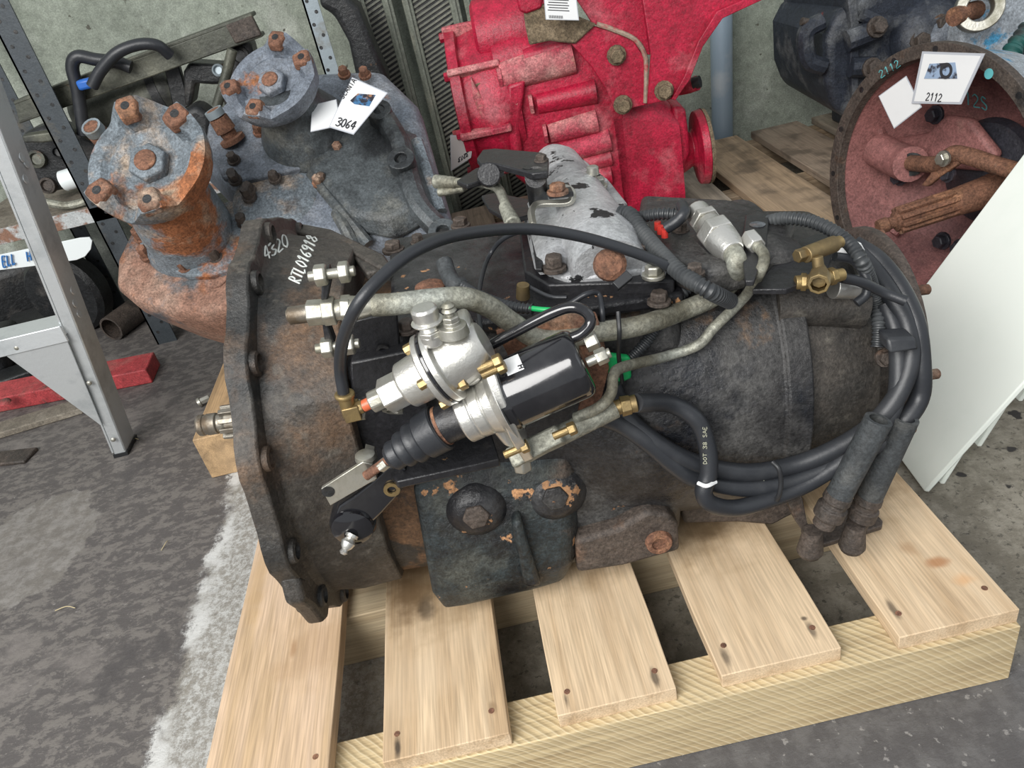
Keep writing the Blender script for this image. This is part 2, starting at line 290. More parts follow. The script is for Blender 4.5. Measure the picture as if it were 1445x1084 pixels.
    if saw:
        wv = N.new('ShaderNodeTexWave'); wv.bands_direction = 'DIAGONAL'; wv.inputs['Scale'].default_value = 55; wv.inputs['Distortion'].default_value = 3.5; wv.inputs['Detail'].default_value = 4; wv.inputs['Detail Scale'].default_value = .35; K.new(tc.outputs['Object'], wv.inputs['Vector'])
        x = N.new('ShaderNodeMapRange'); x.inputs[1].default_value = .8; x.inputs[2].default_value = 1.0; x.inputs[4].default_value = .45; K.new(wv.outputs['Fac'], x.inputs[0])
        out2 = mixc(x.outputs[0], (.74,.64,.44), out); K.new(out2, b.inputs['Base Color'])
        a = N.new('ShaderNodeMath'); a.operation = 'ADD'; K.new(n.outputs['Fac'], a.inputs[0]); K.new(wv.outputs['Fac'], a.inputs[1]); h = a.outputs[0]
    bp = N.new('ShaderNodeBump'); bp.inputs['Strength'].default_value = .35; bp.inputs['Distance'].default_value = .002; K.new(h, bp.inputs['Height']); K.new(bp.outputs[0], b.inputs['Normal'])
    return m

# ================================================================ SETTING
def floor_mat():
    m = bpy.data.materials.new('workshop_concrete'); m.use_nodes = True; N = m.node_tree.nodes; K = m.node_tree.links; b = N['Principled BSDF']
    tc = N.new('ShaderNodeTexCoord'); P = tc.outputs['Object']
    def noise(sc, det=8, rough=.62, w=0, vec=None, dist=0):
        n = N.new('ShaderNodeTexNoise'); n.noise_dimensions = '4D'; n.inputs['W'].default_value = w; n.inputs['Scale'].default_value = sc; n.inputs['Detail'].default_value = det; n.inputs['Roughness'].default_value = rough; n.inputs['Distortion'].default_value = dist
        K.new(vec or P, n.inputs['Vector']); return n.outputs['Fac']
    def rng(v, a, c, lo=0, hi=1):
        r = N.new('ShaderNodeMapRange'); r.interpolation_type = 'SMOOTHSTEP'
        for i, q in enumerate((a, c, lo, hi)): r.inputs[i+1].default_value = q
        K.new(v, r.inputs[0]); return r.outputs[0]
    def mth(op, a, c):
        n = N.new('ShaderNodeMath'); n.operation = op
        for i, q in enumerate((a, c)):
            if isinstance(q, (int, float)): n.inputs[i].default_value = q
            else: K.new(q, n.inputs[i])
        return n.outputs[0]
    def mix(f, a, c):
        n = N.new('ShaderNodeMix'); n.data_type = 'RGBA'; K.new(f, n.inputs['Factor'])
        for k, q in (('A', a), ('B', c)):
            if isinstance(q, tuple): n.inputs[k].default_value = (*q, 1)
            else: K.new(q, n.inputs[k])
        return n.outputs['Result']
    sx = N.new('ShaderNodeSeparateXYZ'); K.new(P, sx.inputs[0]); X, Y = sx.outputs[0], sx.outputs[1]
    mp = N.new('ShaderNodeMapping'); mp.inputs['Rotation'].default_value = (0, 0, radians(-12)); mp.inputs['Scale'].default_value = (1.3, 2.2, 1); K.new(P, mp.inputs[0]); PV = mp.outputs[0]
    # dark worn screed on the left
    flake = noise(20, 11, .80, 1, PV, .3)
    dark = mix(rng(flake, .48, .54), (.092,.083,.079), (.165,.150,.136))
    dark = mix(rng(noise(5, 6, .6, 2), .55, .7), dark, (.20,.18,.165))
    dark = mix(rng(noise(60, 5, .7, 3, PV), .62, .66), dark, (.27,.25,.235)); dark = mix(rng(noise(3, 6, .7, 14), .54, .62), dark, (.075,.068,.066))
    # old concrete under and right of the pallet
    conc = mix(rng(noise(14, 10, .8, 4), .42, .60), (.17,.152,.118), (.30,.275,.225)); conc = mix(rng(noise(90, 4, .7, 15), .56, .62), conc, (.11,.10,.08))
    conc = mix(rng(noise(18, 3, .5, 5), .64, .66), conc, (.03,.027,.025))
    # pale lime streak beside the screed edge
    e = mth('ADD', X, mth('MULTIPLY', mth('SUBTRACT', noise(6, 12, .85, 6), .5), .20))
    e = mth('SUBTRACT', e, mth('MULTIPLY', Y, -.02))
    near = mth('MULTIPLY', rng(e, -.60, -.555), rng(e, -.20, -.40))
    lime = mth('MULTIPLY', near, rng(noise(70, 8, .85, 7), .44, .58))
    conc2 = mix(mth('MULTIPLY', near, .7), conc, (.27,.255,.23))
    conc2 = mix(lime, conc2, (.50,.50,.48))
    edge = mth('MULTIPLY', mth('MULTIPLY', rng(e, -.60, -.585), rng(e, -.55, -.575)), rng(noise(8, 5, .6, 9), .44, .56))
    col = mix(rng(e, -.595, -.57), dark, conc2); col = mix(edge, col, (.58,.58,.56))
    # blue grey rubbed screed in front of the pallet
    fr = mth('ADD', Y, mth('MULTIPLY', mth('SUBTRACT', noise(7, 5, .6, 8), .5), .06))
    fmask = mth('MULTIPLY', rng(fr, .58, .53), rng(X, -.5, -.3))
    fr2 = mix(rng(noise(26, 8, .75, 16), .42, .6), (.085,.080,.080), (.125,.120,.118)); fr2 = mix(rng(noise(80, 6, .6, 10), .60, .65), fr2, (.25,.24,.23))
    col = mix(fmask, col, fr2)
    pc = wz(38, 775, 0)*S - V((.3,1.6,-.05))*0
    sp = N.new('ShaderNodeVectorMath'); sp.operation = 'SUBTRACT'; sp.inputs[1].default_value = (pc.x, pc.y, 0); K.new(P, sp.inputs[0])
    ml = N.new('ShaderNodeVectorMath'); ml.operation = 'MULTIPLY'; ml.inputs[1].default_value = (1/.13, 1/.17, 0); K.new(sp.outputs[0], ml.inputs[0])
    ln = N.new('ShaderNodeVectorMath'); ln.operation = 'LENGTH'; K.new(ml.outputs[0], ln.inputs[0])
    dd_ = mth('ADD', ln.outputs['Value'], mth('MULTIPLY', mth('SUBTRACT', noise(9, 6, .7, 21), .5), 1.2))
    col = mix(mth('MULTIPLY', rng(dd_, 1.05, .98), .75), col, mix(rng(noise(30, 8, .75, 22), .42, .6), (.17,.155,.135), (.27,.255,.235)))
    K.new(col, b.inputs['Base Color']); b.inputs['Roughness'].default_value = .68
    bp = N.new('ShaderNodeBump'); bp.inputs['Strength'].default_value = .6; bp.inputs['Distance'].default_value = .006
    K.new(mth('ADD', flake, mth('MULTIPLY', noise(60, 4, .6, 11), .35)), bp.inputs['Height']); K.new(bp.outputs[0], b.inputs['Normal'])
    return m
struct('floor', MB().box((.3, 1.6, -.05), (8, 8, .1)), floor_mat())
WY = 3.35
wallm = mat('grimy_whitewashed_wall', (.31,.34,.285), .8, 0, [((.22,.245,.20),2.2,.42,.60), ((.42,.44,.39),3,.53,.66), ((.09,.09,.07),30,.655,.67), ((.12,.115,.085),4.5,.60,.70)], .25, 26)
struct('wall_back', MB().box((.3, WY + .1, 1.2), (8, .2, 2.6)), wallm)

# ================================================================ NEAR PALLET
PT = .15; TH = .028
pallet = thing('pallet', 'new pale softwood pallet carrying the black gearbox in the foreground', 'pallet', (0, 1.15, 0))
PR = (0, 1.15, 0)
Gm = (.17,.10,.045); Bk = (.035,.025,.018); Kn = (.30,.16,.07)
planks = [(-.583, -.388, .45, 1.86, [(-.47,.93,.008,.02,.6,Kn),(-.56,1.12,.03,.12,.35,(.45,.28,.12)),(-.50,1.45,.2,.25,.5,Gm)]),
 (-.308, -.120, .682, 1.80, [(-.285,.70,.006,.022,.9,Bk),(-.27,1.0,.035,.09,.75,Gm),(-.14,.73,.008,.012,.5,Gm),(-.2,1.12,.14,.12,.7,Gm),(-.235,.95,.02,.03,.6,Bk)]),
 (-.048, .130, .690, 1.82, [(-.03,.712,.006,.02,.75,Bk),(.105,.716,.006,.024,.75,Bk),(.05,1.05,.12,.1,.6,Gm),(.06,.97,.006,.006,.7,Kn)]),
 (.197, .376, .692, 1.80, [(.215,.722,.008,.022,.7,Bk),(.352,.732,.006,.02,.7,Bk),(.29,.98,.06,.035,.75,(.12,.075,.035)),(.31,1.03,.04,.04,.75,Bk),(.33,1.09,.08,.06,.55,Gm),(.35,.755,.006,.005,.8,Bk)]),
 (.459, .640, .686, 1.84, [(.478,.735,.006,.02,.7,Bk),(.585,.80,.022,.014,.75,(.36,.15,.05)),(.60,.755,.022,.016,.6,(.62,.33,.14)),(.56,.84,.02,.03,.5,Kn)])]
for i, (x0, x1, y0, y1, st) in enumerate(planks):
    st = [((x0+x1)/2, 1.02, .13, .15, .55, (.27,.17,.075)), ((x0+x1)/2 + .03*(-1)**i, 1.03, .05, .10, .5, (.12,.075,.035))] + st if i else st + [(-.42, .92, .10, .09, .4, (.36,.22,.11))]  # broad browns near the gearbox hold oil and its shade, painted together
    ps = []; n = 9
    r0 = [V((x0 + random.uniform(-.0015,.0015), y0 + (y1-y0)*k/n, 0)) for k in range(n+1)]; r1 = [V((x1 + random.uniform(-.0015,.0015), y0 + (y1-y0)*k/n, 0)) for k in range(n+1)]
    ring = r0 + r1[::-1]
    b_ = MB().loft([[p + V((0,0,PT-TH)) for p in ring], [p + V((0,0,PT)) for p in ring]])
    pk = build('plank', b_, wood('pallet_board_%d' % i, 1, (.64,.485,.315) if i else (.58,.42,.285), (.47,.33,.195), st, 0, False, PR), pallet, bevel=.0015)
    for nx in ((x0+.022), (x1-.022)):
        for ny in (y0+.042, 1.3, 1.72):
            if i == 0 and ny < .6: ny = .72
            build('nail', MB().lathe((nx, ny + random.uniform(-.008,.008), PT-.001), (0,0,1), [(0,.0048),(.0018,.0045)], 10), M['rusty'], pk, root=ROOTS[pallet.name])
sawn = wood('sawn_bearer', 0, (.50,.39,.22), (.38,.28,.15), (), 0, True, PR)
plainb = wood('plain_bearer', 0, (.46,.37,.24), (.33,.25,.15), (), .2, False, PR)
for y in (.678, 1.0, 1.70):
    y0 = y; y1 = y + (.075 if y < 1 else .09)
    build('bearer', MB().box(((.03), (y0+y1)/2, (PT-TH)/2), (1.22, y1-y0, PT-TH)), sawn if y < 1 else plainb, pallet, bevel=.002)

# ================================================================ MAIN GEARBOX
yaw, pit = .045, .09
ga = V((cos(yaw)*cos(pit), -sin(yaw)*cos(pit), -sin(pit))); gsx = V((0,0,1)).cross(ga).normalized(); gup = ga.cross(gsx)
G = Fr((-.355, 1.135, .485), ga, gsx, gup); L = G.L; P = G.P
gb = thing('gearbox', 'black oily truck gearbox with clutch servo and hoses, on the pale front pallet', 'gearbox', (0, 1.15, PT))
def gpart(name, mb, m, par=None, **k):
    return build(name, mb, m, par or gb, root=ROOTS[gb.name], **k)
def many(name, mbs, m, par=None, **k):
    for q in mbs: gpart(name, q, m, par, **k)
def circ(t, R, n=48, f=None): return [L(t, R*(f(2*pi*i/n) if f else 1)*cos(2*pi*i/n), R*(f(2*pi*i/n) if f else 1)*sin(2*pi*i/n)) for i in range(n)]
# bell housing
def shape(t, hw, top, bot, n=48, pw=3.2, crease=0):
    r = []
    for i in range(n):
        a = 2*pi*i/n; c, s_ = cos(a), sin(a); h = top if s_ > 0 else bot
        k = (abs(c/hw)**pw + abs(s_/h)**pw) ** (-1/pw)
        r.append(L(t, c*k, s_*k))
    return r
ears = [radians(a) for a in (20, 52, 88, 112, 135, 158, 185, 212, 238, 262, 295, 325)]
def earf(a):
    e = min(abs((a - x + pi) % (2*pi) - pi) for x in ears); return .972 + .032 * max(0, min(1, (radians(8) - e) / radians(5)))
bell = MB()
n = 96
def rim(t, R, f=earf): return [L(t, R*f(2*pi*i/n)*cos(2*pi*i/n), R*f(2*pi*i/n)*sin(2*pi*i/n)) for i in range(n)]
one = lambda a: 1
bell.loft([rim(-.010, .335), rim(.020, .335), rim(.024, .305, one)], cap=False)
def pr(a, tbl):
    a = math.degrees(a) % 360; t2 = tbl + [(tbl[0][0] + 360, tbl[0][1])]; a = a if a >= tbl[0][0] else a + 360
    for (a0, r0), (a1, r1) in zip(t2, t2[1:]):
        if a0 <= a <= a1:                                      # straight facet between two corners
            A0, A1, A = radians(a0), radians(a1), radians(a); den = r0*sin(A1-A0) and (r0*sin(A-A0) + r1*sin(A1-A)); return r0*r1*sin(A1-A0)/den
    return .28
def facet(t, k, mixr): 
    tb = [(10,.27),(38,.30),(68,.285),(100,.285),(122,.315),(146,.335),(172,.268),(205,.285),(228,.315),(255,.29),(285,.29),(315,.32),(345,.27)]
    return [L(t, cos(a_)*q, sin(a_)*q) for a_ in [2*pi*i/n for i in range(n)] for q in [k*((1-mixr)*pr(a_, tb) + mixr*.303)]]
bell.loft([rim(.024, .305, one), facet(.030, .99, .75), facet(.07, .985, .3), facet(.135, .95, .0), facet(.139, .70, 0)], cap=False)
bell.loft([rim(-.010, .335), rim(-.010, .29, one), shape(.11, .2, .2, .2, n, 2.2), [L(.12, .001*cos(2*pi*i/n), .001*sin(2*pi*i/n)) for i in range(n)]], cap=False)
bell_o = gpart('bell_housing', bell, M['bell'], bevel=.003)
tree_bell = bvh(bell)
for a in ears: gpart('flange_boss', MB().lathe(L(.012, .314*cos(a), .314*sin(a)), ga, [(0,.020),(.016,.017),(.018,.013),(.012,.012),(.012,0)], 16), M['bell'], bell_o)
ft = MB().prism([P('t', x, y, -.008) for x, y in ((392,815),(402,854),(416,862),(432,881),(438,876),(440,850),(446,822))], ga*.030)
gpart('foot', ft, M['bell'], bell_o, bevel=.008, seg=3)
# lower rear part of the bell, joined to the case
gpart('bell_neck', MB().loft([shape(.13, .225, .20, .272, 48, 3.2), shape(.215, .222, .20, .262, 48, 3.6)]), M['bellrust'], bevel=.004)
gpart('side_recess_wall', MB().prism([P('s', x, y, -.236) for x, y in ((494,512),(604,490),(604,676),(560,690),(500,660))], gsx*.03), M['satin'], bevel=.003)
# slanting front web of the bell between crease and case: raised strip and side ribs
rb = MB()
rb.prism([P('u', x, y, .240) for x, y in ((405,322),(470,335),(545,372),(556,388),(545,394),(468,350),(400,336))], gup*.016)
rb.prism([P('u', x, y, .235) for x, y in ((440,380),(500,350),(545,392),(520,398),(500,372),(455,392))], gup*.016)
gpart('top_rib', rb, M['bell'], bell_o, bevel=.004)
# input shaft
sh = MB().lathe(L(-.185, 0, 0), ga, [(0,.014),(.004,.0185),(.012,.0185),(.014,.0165),(.018,.0185),(.034,.0185),(.036,.0155),(.046,.0155),(.052,.022),(.19,.022),(.2,.026),(.30,.026)], 24)
for k in range(10):
    a = 2*pi*k/10; d = gsx*cos(a) + gup*sin(a); sh.box(L(-.085, 0, 0) + d*.0245, (.11, .0085, .010), (ga, ga.cross(d), d))
gpart('input_shaft', sh, M['shaftm'], bevel=.001)
# main case
def sec(t, pts): return [L(t, a, b) for a, b in pts]
cs = [(-.15,.212),(.17,.212),(.225,.15),(.235,0),(.225,-.2),(.16,-.29),(-.14,-.29),(-.195,-.25),(-.212,-.10),(-.212,.03),(-.205,.13),(-.19,.18)]
cs2 = [(a*1.0, b*.98 - .002) for a, b in cs]
case = MB().loft([sec(.185, cs), sec(.40, cs), sec(.60, [(a*1.02, b if b > 0 else b*.82) for a, b in cs])])
case_o = gpart('main_case', case, M['black'], bevel=.018, seg=4)
blk = MB().loft([[L(t, q, h) for t, q, h in r] for r in (
  [(.192,-.19,.04),(.425,-.19,.02),(.445,-.16,.02),(.445,0,.02),(.192,0,.04)],
  [(.190,-.232,-.02),(.420,-.228,-.03),(.440,-.20,-.03),(.440,0,-.03),(.190,0,-.02)],
  [(.186,-.250,-.215),(.405,-.246,-.195),(.426,-.22,-.19),(.426,0,-.19),(.186,0,-.215)],
  [(.196,-.238,-.262),(.395,-.234,-.240),(.412,-.21,-.235),(.412,0,-.235),(.196,0,-.262)],
  [(.222,-.205,-.298),(.360,-.20,-.285),(.372,-.19,-.283),(.372,0,-.283),(.222,0,-.298)])])
gpart('power_take_off_block', blk, M['blue'], bevel=.010, seg=3)
def tlo(t, r):
    return t
bb = MB(); c1 = P('s', 672, 722, -.236); bb.lathe(c1 + gsx*.02, -gsx + gup*.12, [(0,.054),(.012,.050),(.028,.040),(.036,.030),(.038,.026),(.040,.0)], 28)
b1 = gpart('domed_boss', bb, M['topc']); gpart('plug', MB().hexn(c1 - gsx*.016 + gup*.006, -gsx + gup*.12, .021, .007), M['iron'], b1, bevel=.002)
bb = MB(); c1 = P('s', 782, 700, -.222); bb.lathe(c1 + gsx*.02, -gsx + gup*.2, [(0,.058),(.012,.050),(.028,.040),(.036,.030),(.038,.026),(.040,.0)], 28)
b1 = gpart('domed_boss', bb, M['topc']); gpart('plug', MB().hexn(c1 - gsx*.015 + gup*.01, -gsx + gup*.2, .021, .006), M['black'], b1, bevel=.002)
gpart('casting_web', MB().prism([P('s', x, y, -.262) for x, y in ((722,742),(735,735),(752,790),(765,830),(740,830))], gsx*.05), M['blue'], bevel=.008)
foot = MB().prism([P('s', x, y, -.236) for x, y in ((812,765),(870,748),(915,722),(945,726),(958,742),(960,778),(880,800),(815,810))], gsx*.10)
gpart('mounting_foot', foot, M['iron'], bevel=.008, seg=3)
bb = MB(); c1 = P('s', 929, 763, -.236); bb.lathe(c1, -gsx, [(0,.022),(.010,.020),(.010,.012),(.004,.0115),(.004,0)], 20)
gpart('socket_bolt', bb, M['rusty'], bevel=.001)
# cylindrical range housing
cy = MB().lathe(L(.40, 0, 0), ga, [(0,.205),(.05,.225),(.10,.243),(.17,.250),(.335,.252),(.337,.257),(.372,.258),(.376,.236)], 64)
cyl_o = gpart('range_housing', cy, M['black'], bevel=.003)
rr = MB().lathe(L(.77, 0, 0), ga, [(0,.240),(.02,.236),(.10,.226),(.118,.215),(.122,.19),(.14,.165),(.20,.15)], 56)
rear = gpart('rear_housing', rr, M['bell'], bevel=.003)
rid = MB().tube([P('c', 1090, 432, .235), P('c', 1150, 428, .235), P('c', 1212, 432, .225)], .034, 16); rid.tube([P('c', 1240, 470, .21), P('c', 1250, 500, .21)], .016)
gpart('oil_gallery', rid, M['bell'], rear)
for x, y in ((1247,478),(1248,505)): gpart('bolt', MB().bolt(P('c', x, y, .225), (P('c', x, y, .225) - L(.9,0,0)), .010), M['iron'], rear)
fl = MB().lathe(L(.955, 0, .0), ga, [(-.06,.10),(-.03,.11),(0,.180),(.008,.188),(.022,.188),(.026,.12),(.05,.11)], 56)
fo = gpart('output_flange', fl, M['iron'], bevel=.002)
for a in (75, 128, 172, 215):
    r_ = radians(a); gpart('flange_stud', MB().lathe(L(.97, .172*cos(r_), .172*sin(r_)), ga, [(0,.008),(.028,.008),(.03,.006)], 12), M['rusty'], fo)
# top cover
tc_ = MB().prism([P('u', x, y, .208) for x, y in ((552,352),(742,322),(800,318),(960,380),(965,432),(700,470),(575,478),(556,470))], gup*.02)
top = gpart('top_cover', tc_, M['topc'], bevel=.006, seg=3)
t2 = MB().prism([P('u', x, y, .225) for x, y in ((735,345),(760,340),(950,385),(952,415),(775,420),(742,400))], gup*.02)
gpart('shift_bar_gasket_plate', t2, M['satin'], top, bevel=.003)
for x, y, r in ((555,352,.014),(650,318,.013),(590,342,.01),(575,465,.011),(700,330,.009),(930,425,.012),(655,455,.01)):
    gpart('cover_bolt', MB().bolt(P('u', x, y, .228), gup, r, .012), M['iron'], top, bevel=.001)
gpart('rusty_plug', MB().lathe(P('u', 608, 408, .226), gup, [(0,.024),(.006,.023),(.010,.016),(.011,0)], 20), M['rusty'], top)
# big black lumps on the auxiliary top
lp = MB().prism([P('u', x, y, .225) for x, y in ((905,310),(1030,318),(1120,352),(1100,398),(1000,425),(930,400),(900,350))], gup*.045)
gpart('air_shift_cylinder', lp, M['black'], bevel=.012, seg=3)
for x, y in ((960,325),(980,385),(905,355)): gpart('cap_bolt', MB().bolt(P('u', x, y, .27), gup, .010, .010), M['iron'])
gpart('cylinder_end_lump', MB().lathe(P('u', 1080, 372, .235), gup + ga*.2, [(0,.05),(.02,.05),(.034,.038),(.040,.012),(.041,0)], 24), M['black'], bevel=.002)
# case side: opening wall with bracket plate
pl = MB().prism([P('s', x, y, -.212) for x, y in ((490,455),(560,440),(565,500),(497,515))], gsx*.012)
pq = gpart('side_cover_plate', pl, M['satin'], bevel=.002)
gpart('hole_ring', MB().holed(P('s', 541, 495, -.214), -gsx, .010, .006, .004), M['black'], pq)
gpart('side_tunnel', MB().tube([P('s', 495, 528, -.19), P('s', 580, 512, -.19)], .026, 18), M['satin'])
# servo mounting bracket
br = MB().prism([P('u', x, y, .085) for x, y in ((560,615),(690,600),(705,648),(560,680),(545,660))], -gup*.012)
br.prism([P('s', x, y, -.275) for x, y in ((560,668),(700,640),(702,655),(562,684))], gsx*.006)
gpart('servo_bracket', br, M['satin'], bevel=.002)
# ---- pressed bracket bar with bolts holding the pipe end
sB = -.285
bar = MB().prism([P('s', x, y, sB) for x, y in ((455,388),(463,380),(468,395),(462,425),(463,460),(472,485),(468,500),(460,495),(454,455),(453,420))], gsx*.02)
bo = gpart('pipe_support_bar', bar, M['satin'], bevel=.002)
for x, y in ((440,390),(450,492)):
    p = P('s', x, y, sB); k = MB().cyl(p - ga*.004, p + ga*.05, .006); k.hexn(p + ga*.004, ga, .013, .014); k.hexn(p + ga*.032, ga, .013, .012)
    gpart('bar_bolt', k, M['steel'], bo, bevel=.001)
def px(p, r): return r / pscale(p)
def seg(mb, k, v, a, b, r0, r1=None, n=18, v2=None):
    p, q = P(k, *a, v), P(k, *b, v if v2 is None else v2); mb.cyl(p, q, px(p, r0), px(q, r0 if r1 is None else r1), n); return mb
pip = MB()
pts = [P('s',525,431,-.285), P('s',560,429,-.285), P('s',610,423,-.285), P('s',655,421,-.28), P('s',690,433,-.27), P('s',722,455,-.26), P('s',765,478,-.25), P('s',850,468,-.245), P('s',905,459,-.24), P('c',960,440,.285), P('c',1005,420,.285), P('c',1032,398,.29), P('u',1040,372,.27), P('u',1030,350,.28)]
pip.tube(pts, lambda t: .0135, 16)
pipe_o = gpart('oil_cooler_pipe', pip, M['tube'])
ft_ = MB(); seg(ft_,'s',-.285,(408,446),(436,442),13,13); seg(ft_,'s',-.285,(405,446),(412,445),9,11)
gpart('threaded_end', ft_, M['shaftm'], pipe_o, bevel=.001)
ft_ = MB()
seg(ft_,'s',-.285,(434,442),(458,440),19,19,6); seg(ft_,'s',-.285,(456,440),(474,438),21,21,6); seg(ft_,'s',-.285,(472,438),(484,437),15); seg(ft_,'s',-.285,(482,437),(496,436),21,21,6); seg(ft_,'s',-.285,(494,436),(528,431),19,13)
gpart('hex_fitting', ft_, M['steel'], pipe_o, bevel=.0015)
ft_ = MB(); a, b = P('u',1032,354,.28), P('u',985,300,.30); d = (b-a)
ft_.lathe(a, d, [(-.005,.0155),(.012,.021),(.03,.023)], 18); ft_.hexn(a + d.normalized()*.03, d, .026, .026); ft_.lathe(a + d.normalized()*.056, d, [(0,.017),(.016,.017)], 18); ft_.hexn(a+d.normalized()*.072, d, .022, .014); ft_.lathe(a+d.normalized()*.086, d, [(0,.017),(.02,.017),(.023,.014)], 18)
gpart('hex_fitting', ft_, M['alu'], pipe_o, bevel=.0015)
sp = MB().tube([P('u',1062,342,.285), P('u',1078,360,.28), P('u',1072,385,.27), P('c',1050,420,.285), P('c',1008,462,.28), P('c',985,487,.275), P('c',940,503,.27), P('s',880,518,-.29), P('s',866,530,-.31), P('s',862,555,-.32), P('s',845,575,-.32), P('s',812,590,-.31)], .0072, 12)
so = gpart('thin_pipe', sp, M['tube'])
k = MB(); a = P('u',1057,335,.288); k.hexn(a, P('u',1070,350,.284)-a, .013, .026); gpart('pipe_nut', k, M['alu'], so, bevel=.001)
rp = MB().tube([P('s',735,640,-.32), P('s',775,622,-.32), P('s',820,600,-.31), P('s',868,576,-.30)], .0135, 14)
ro = gpart('rusty_return_pipe', rp, M['tube'])
k = MB(); seg(k,'s',-.33,(722,648),(792,612),21,19,4); gpart('cast_union', k, M['tube'], ro, bevel=.003)
k = MB(); seg(k,'s',-.30,(866,577),(878,573),11,11); seg(k,'s',-.30,(876,574),(890,571),15,14,6); seg(k,'s',-.30,(889,571),(898,569),12,13); gpart('brass_union', k, M['brass'], ro, bevel=.001)
k = MB(); seg(k,'s',-.33,(735,645),(738,662),14,14,6); gpart('drain_plug', k, M['steel'], ro, bevel=.002)
# wires and straps
k = MB()
for (x, y, x2, y2) in ((872,432,874,520),): k.tube([P('s',872,440,-.255), P('s',874,470,-.27), P('s',873,500,-.26), P('s',878,540,-.25)], .003, 6)
gpart('cable_tie', k, M['plastic'])
k = MB().prism([P('s', x, y, -.235) for x, y in ((852,500),(890,505),(892,535),(868,545),(855,520))], gsx*.012); gpart('green_clip', k, M['green'], bevel=.004, label='bright green plastic clip')
k = MB().prism([P('s', x, y, -.25) for x, y in ((700,470),(800,440),(842,444),(850,470),(860,520),(850,560),(835,600),(815,590),(830,520),(800,470),(720,508))], gsx*.01); gpart('servo_heat_shield', k, M['rusty'], bevel=.002, label='rusted bracket plate behind the servo')
# ---- clutch servo
SV = -.335
def sg(mb, a, b, r0, r1=None, n=20, v=SV): return seg(mb, 's', v, a, b, r0, r1, n)
sv = MB(); p0, p1 = P('s',716,557,SV), P('s',826,508,SV); R_ = px(p0, 51); Ls = (p1-p0).length
sv.lathe(p0, p1-p0, [(-.008,R_*1.05),(.004,R_*1.05),(.006,R_),(Ls*.86,R_*.985)] + [(Ls*(.86+.12*sin(radians(q))), R_*(.985-.20*(1-cos(radians(q))))) for q in range(10, 91, 10)] + [(Ls*.985,R_*.70),(Ls*.99,R_*.2),(Ls*.99,0)], 64)
serv = gpart('clutch_servo', sv, M['gloss'], label='gloss black servo cylinder with a white sticker')
tsv = bvh(sv)
def sub(name, mb, m, **k): return gpart(name, mb, m, serv, **k)
# sticker
def patch(tree, q, n=5, lift=.0006):
    mb = MB(); vs_ = []
    for i in range(n+1):
        for j in range(n+1):
            a, b = i/n, j/n
            x = (q[0][0]*(1-a)+q[1][0]*a)*(1-b) + (q[3][0]*(1-a)+q[2][0]*a)*b; y = (q[0][1]*(1-a)+q[1][1]*a)*(1-b) + (q[3][1]*(1-a)+q[2][1]*a)*b
            h = hit(tree, x, y, lift); vs_.append(h if h else vs_[-1])
    return mb.add(vs_, [(i*(n+1)+j, (i+1)*(n+1)+j, (i+1)*(n+1)+j+1, i*(n+1)+j+1) for i in range(n) for j in range(n)])
sub('sticker', patch(tsv, ((708,510),(731,500),(740,521),(717,531))), M['card'])
sub('sticker_print', script_hit('H', tsv, (733,522), (-4,-9), (8,-3), .0009, .0010), M['ink'])
# flange plate
k = MB(); ax1 = (p1-p0).normalized(); e2 = (P('s',745,640,SV) - P('s',690,512,SV)).normalized(); e3 = ax1.cross(e2).normalized()
cF = P('s',705,566,SV)
ring = [cF + e2*a + e3*b*.85 for a, b in ((-.068,-.012),(-.062,-.03),(-.03,-.052),(.03,-.052),(.055,-.038),(.088,-.02),(.095,0),(.088,.02),(.055,.038),(.03,.052),(-.03,.052),(-.062,.03),(-.068,.012))]
k.prism(ring, ax1*.013); sub('mounting_flange', k, M['alu'], bevel=.002)
# lower cylinder, tube, boot
k = MB(); q0, q1 = P('s',652,588,SV), P('s',712,562,SV); l_ = (q1-q0).length
k.lathe(q0, q1-q0, [(0,.032),(.002,.0345),(l_*.28,.0345),(l_*.3,.033),(l_*.33,.0345),(l_*.55,.035),(l_*.57,.033),(l_*.6,.036),(l_*.8,.040),(l_,.055)], 32); sub('silver_barrel', k, M['alu'], bevel=.001)
k = MB(); sg(k, (600,611), (654,587), 29, 29, 28); sub('black_barrel', k, M['satin'])
k = MB(); sg(k, (622,602), (626,600), 30, 30, 28); sub('rust_ring', k, M['rusty'])
k = MB(); q0, q1 = P('s',548,648,SV), P('s',623,602,SV); l_ = (q1-q0).length
prof = [(0,.008),(.002,.015)]
for i, rr_ in enumerate((.020,.024,.027)): b_ = .004 + i*.0155; prof += [(b_,rr_*.80),(b_+.004,rr_*.98),(b_+.008,rr_),(b_+.012,rr_*.96)]
prof += [(.052,.024),(.056,.029),(l_-.002,.031),(l_,.029)]
k.lathe(q0, q1-q0, prof, 32); sub('rubber_boot', k, M['rubber'])
k = MB(); sg(k, (516,672), (550,648), 7, 7, 12); sub('push_rod', k, M['rusty'])
k = MB(); sg(k, (536,660), (546,652), 9, 9, 6); sub('lock_nut', k, M['steel'], bevel=.001)
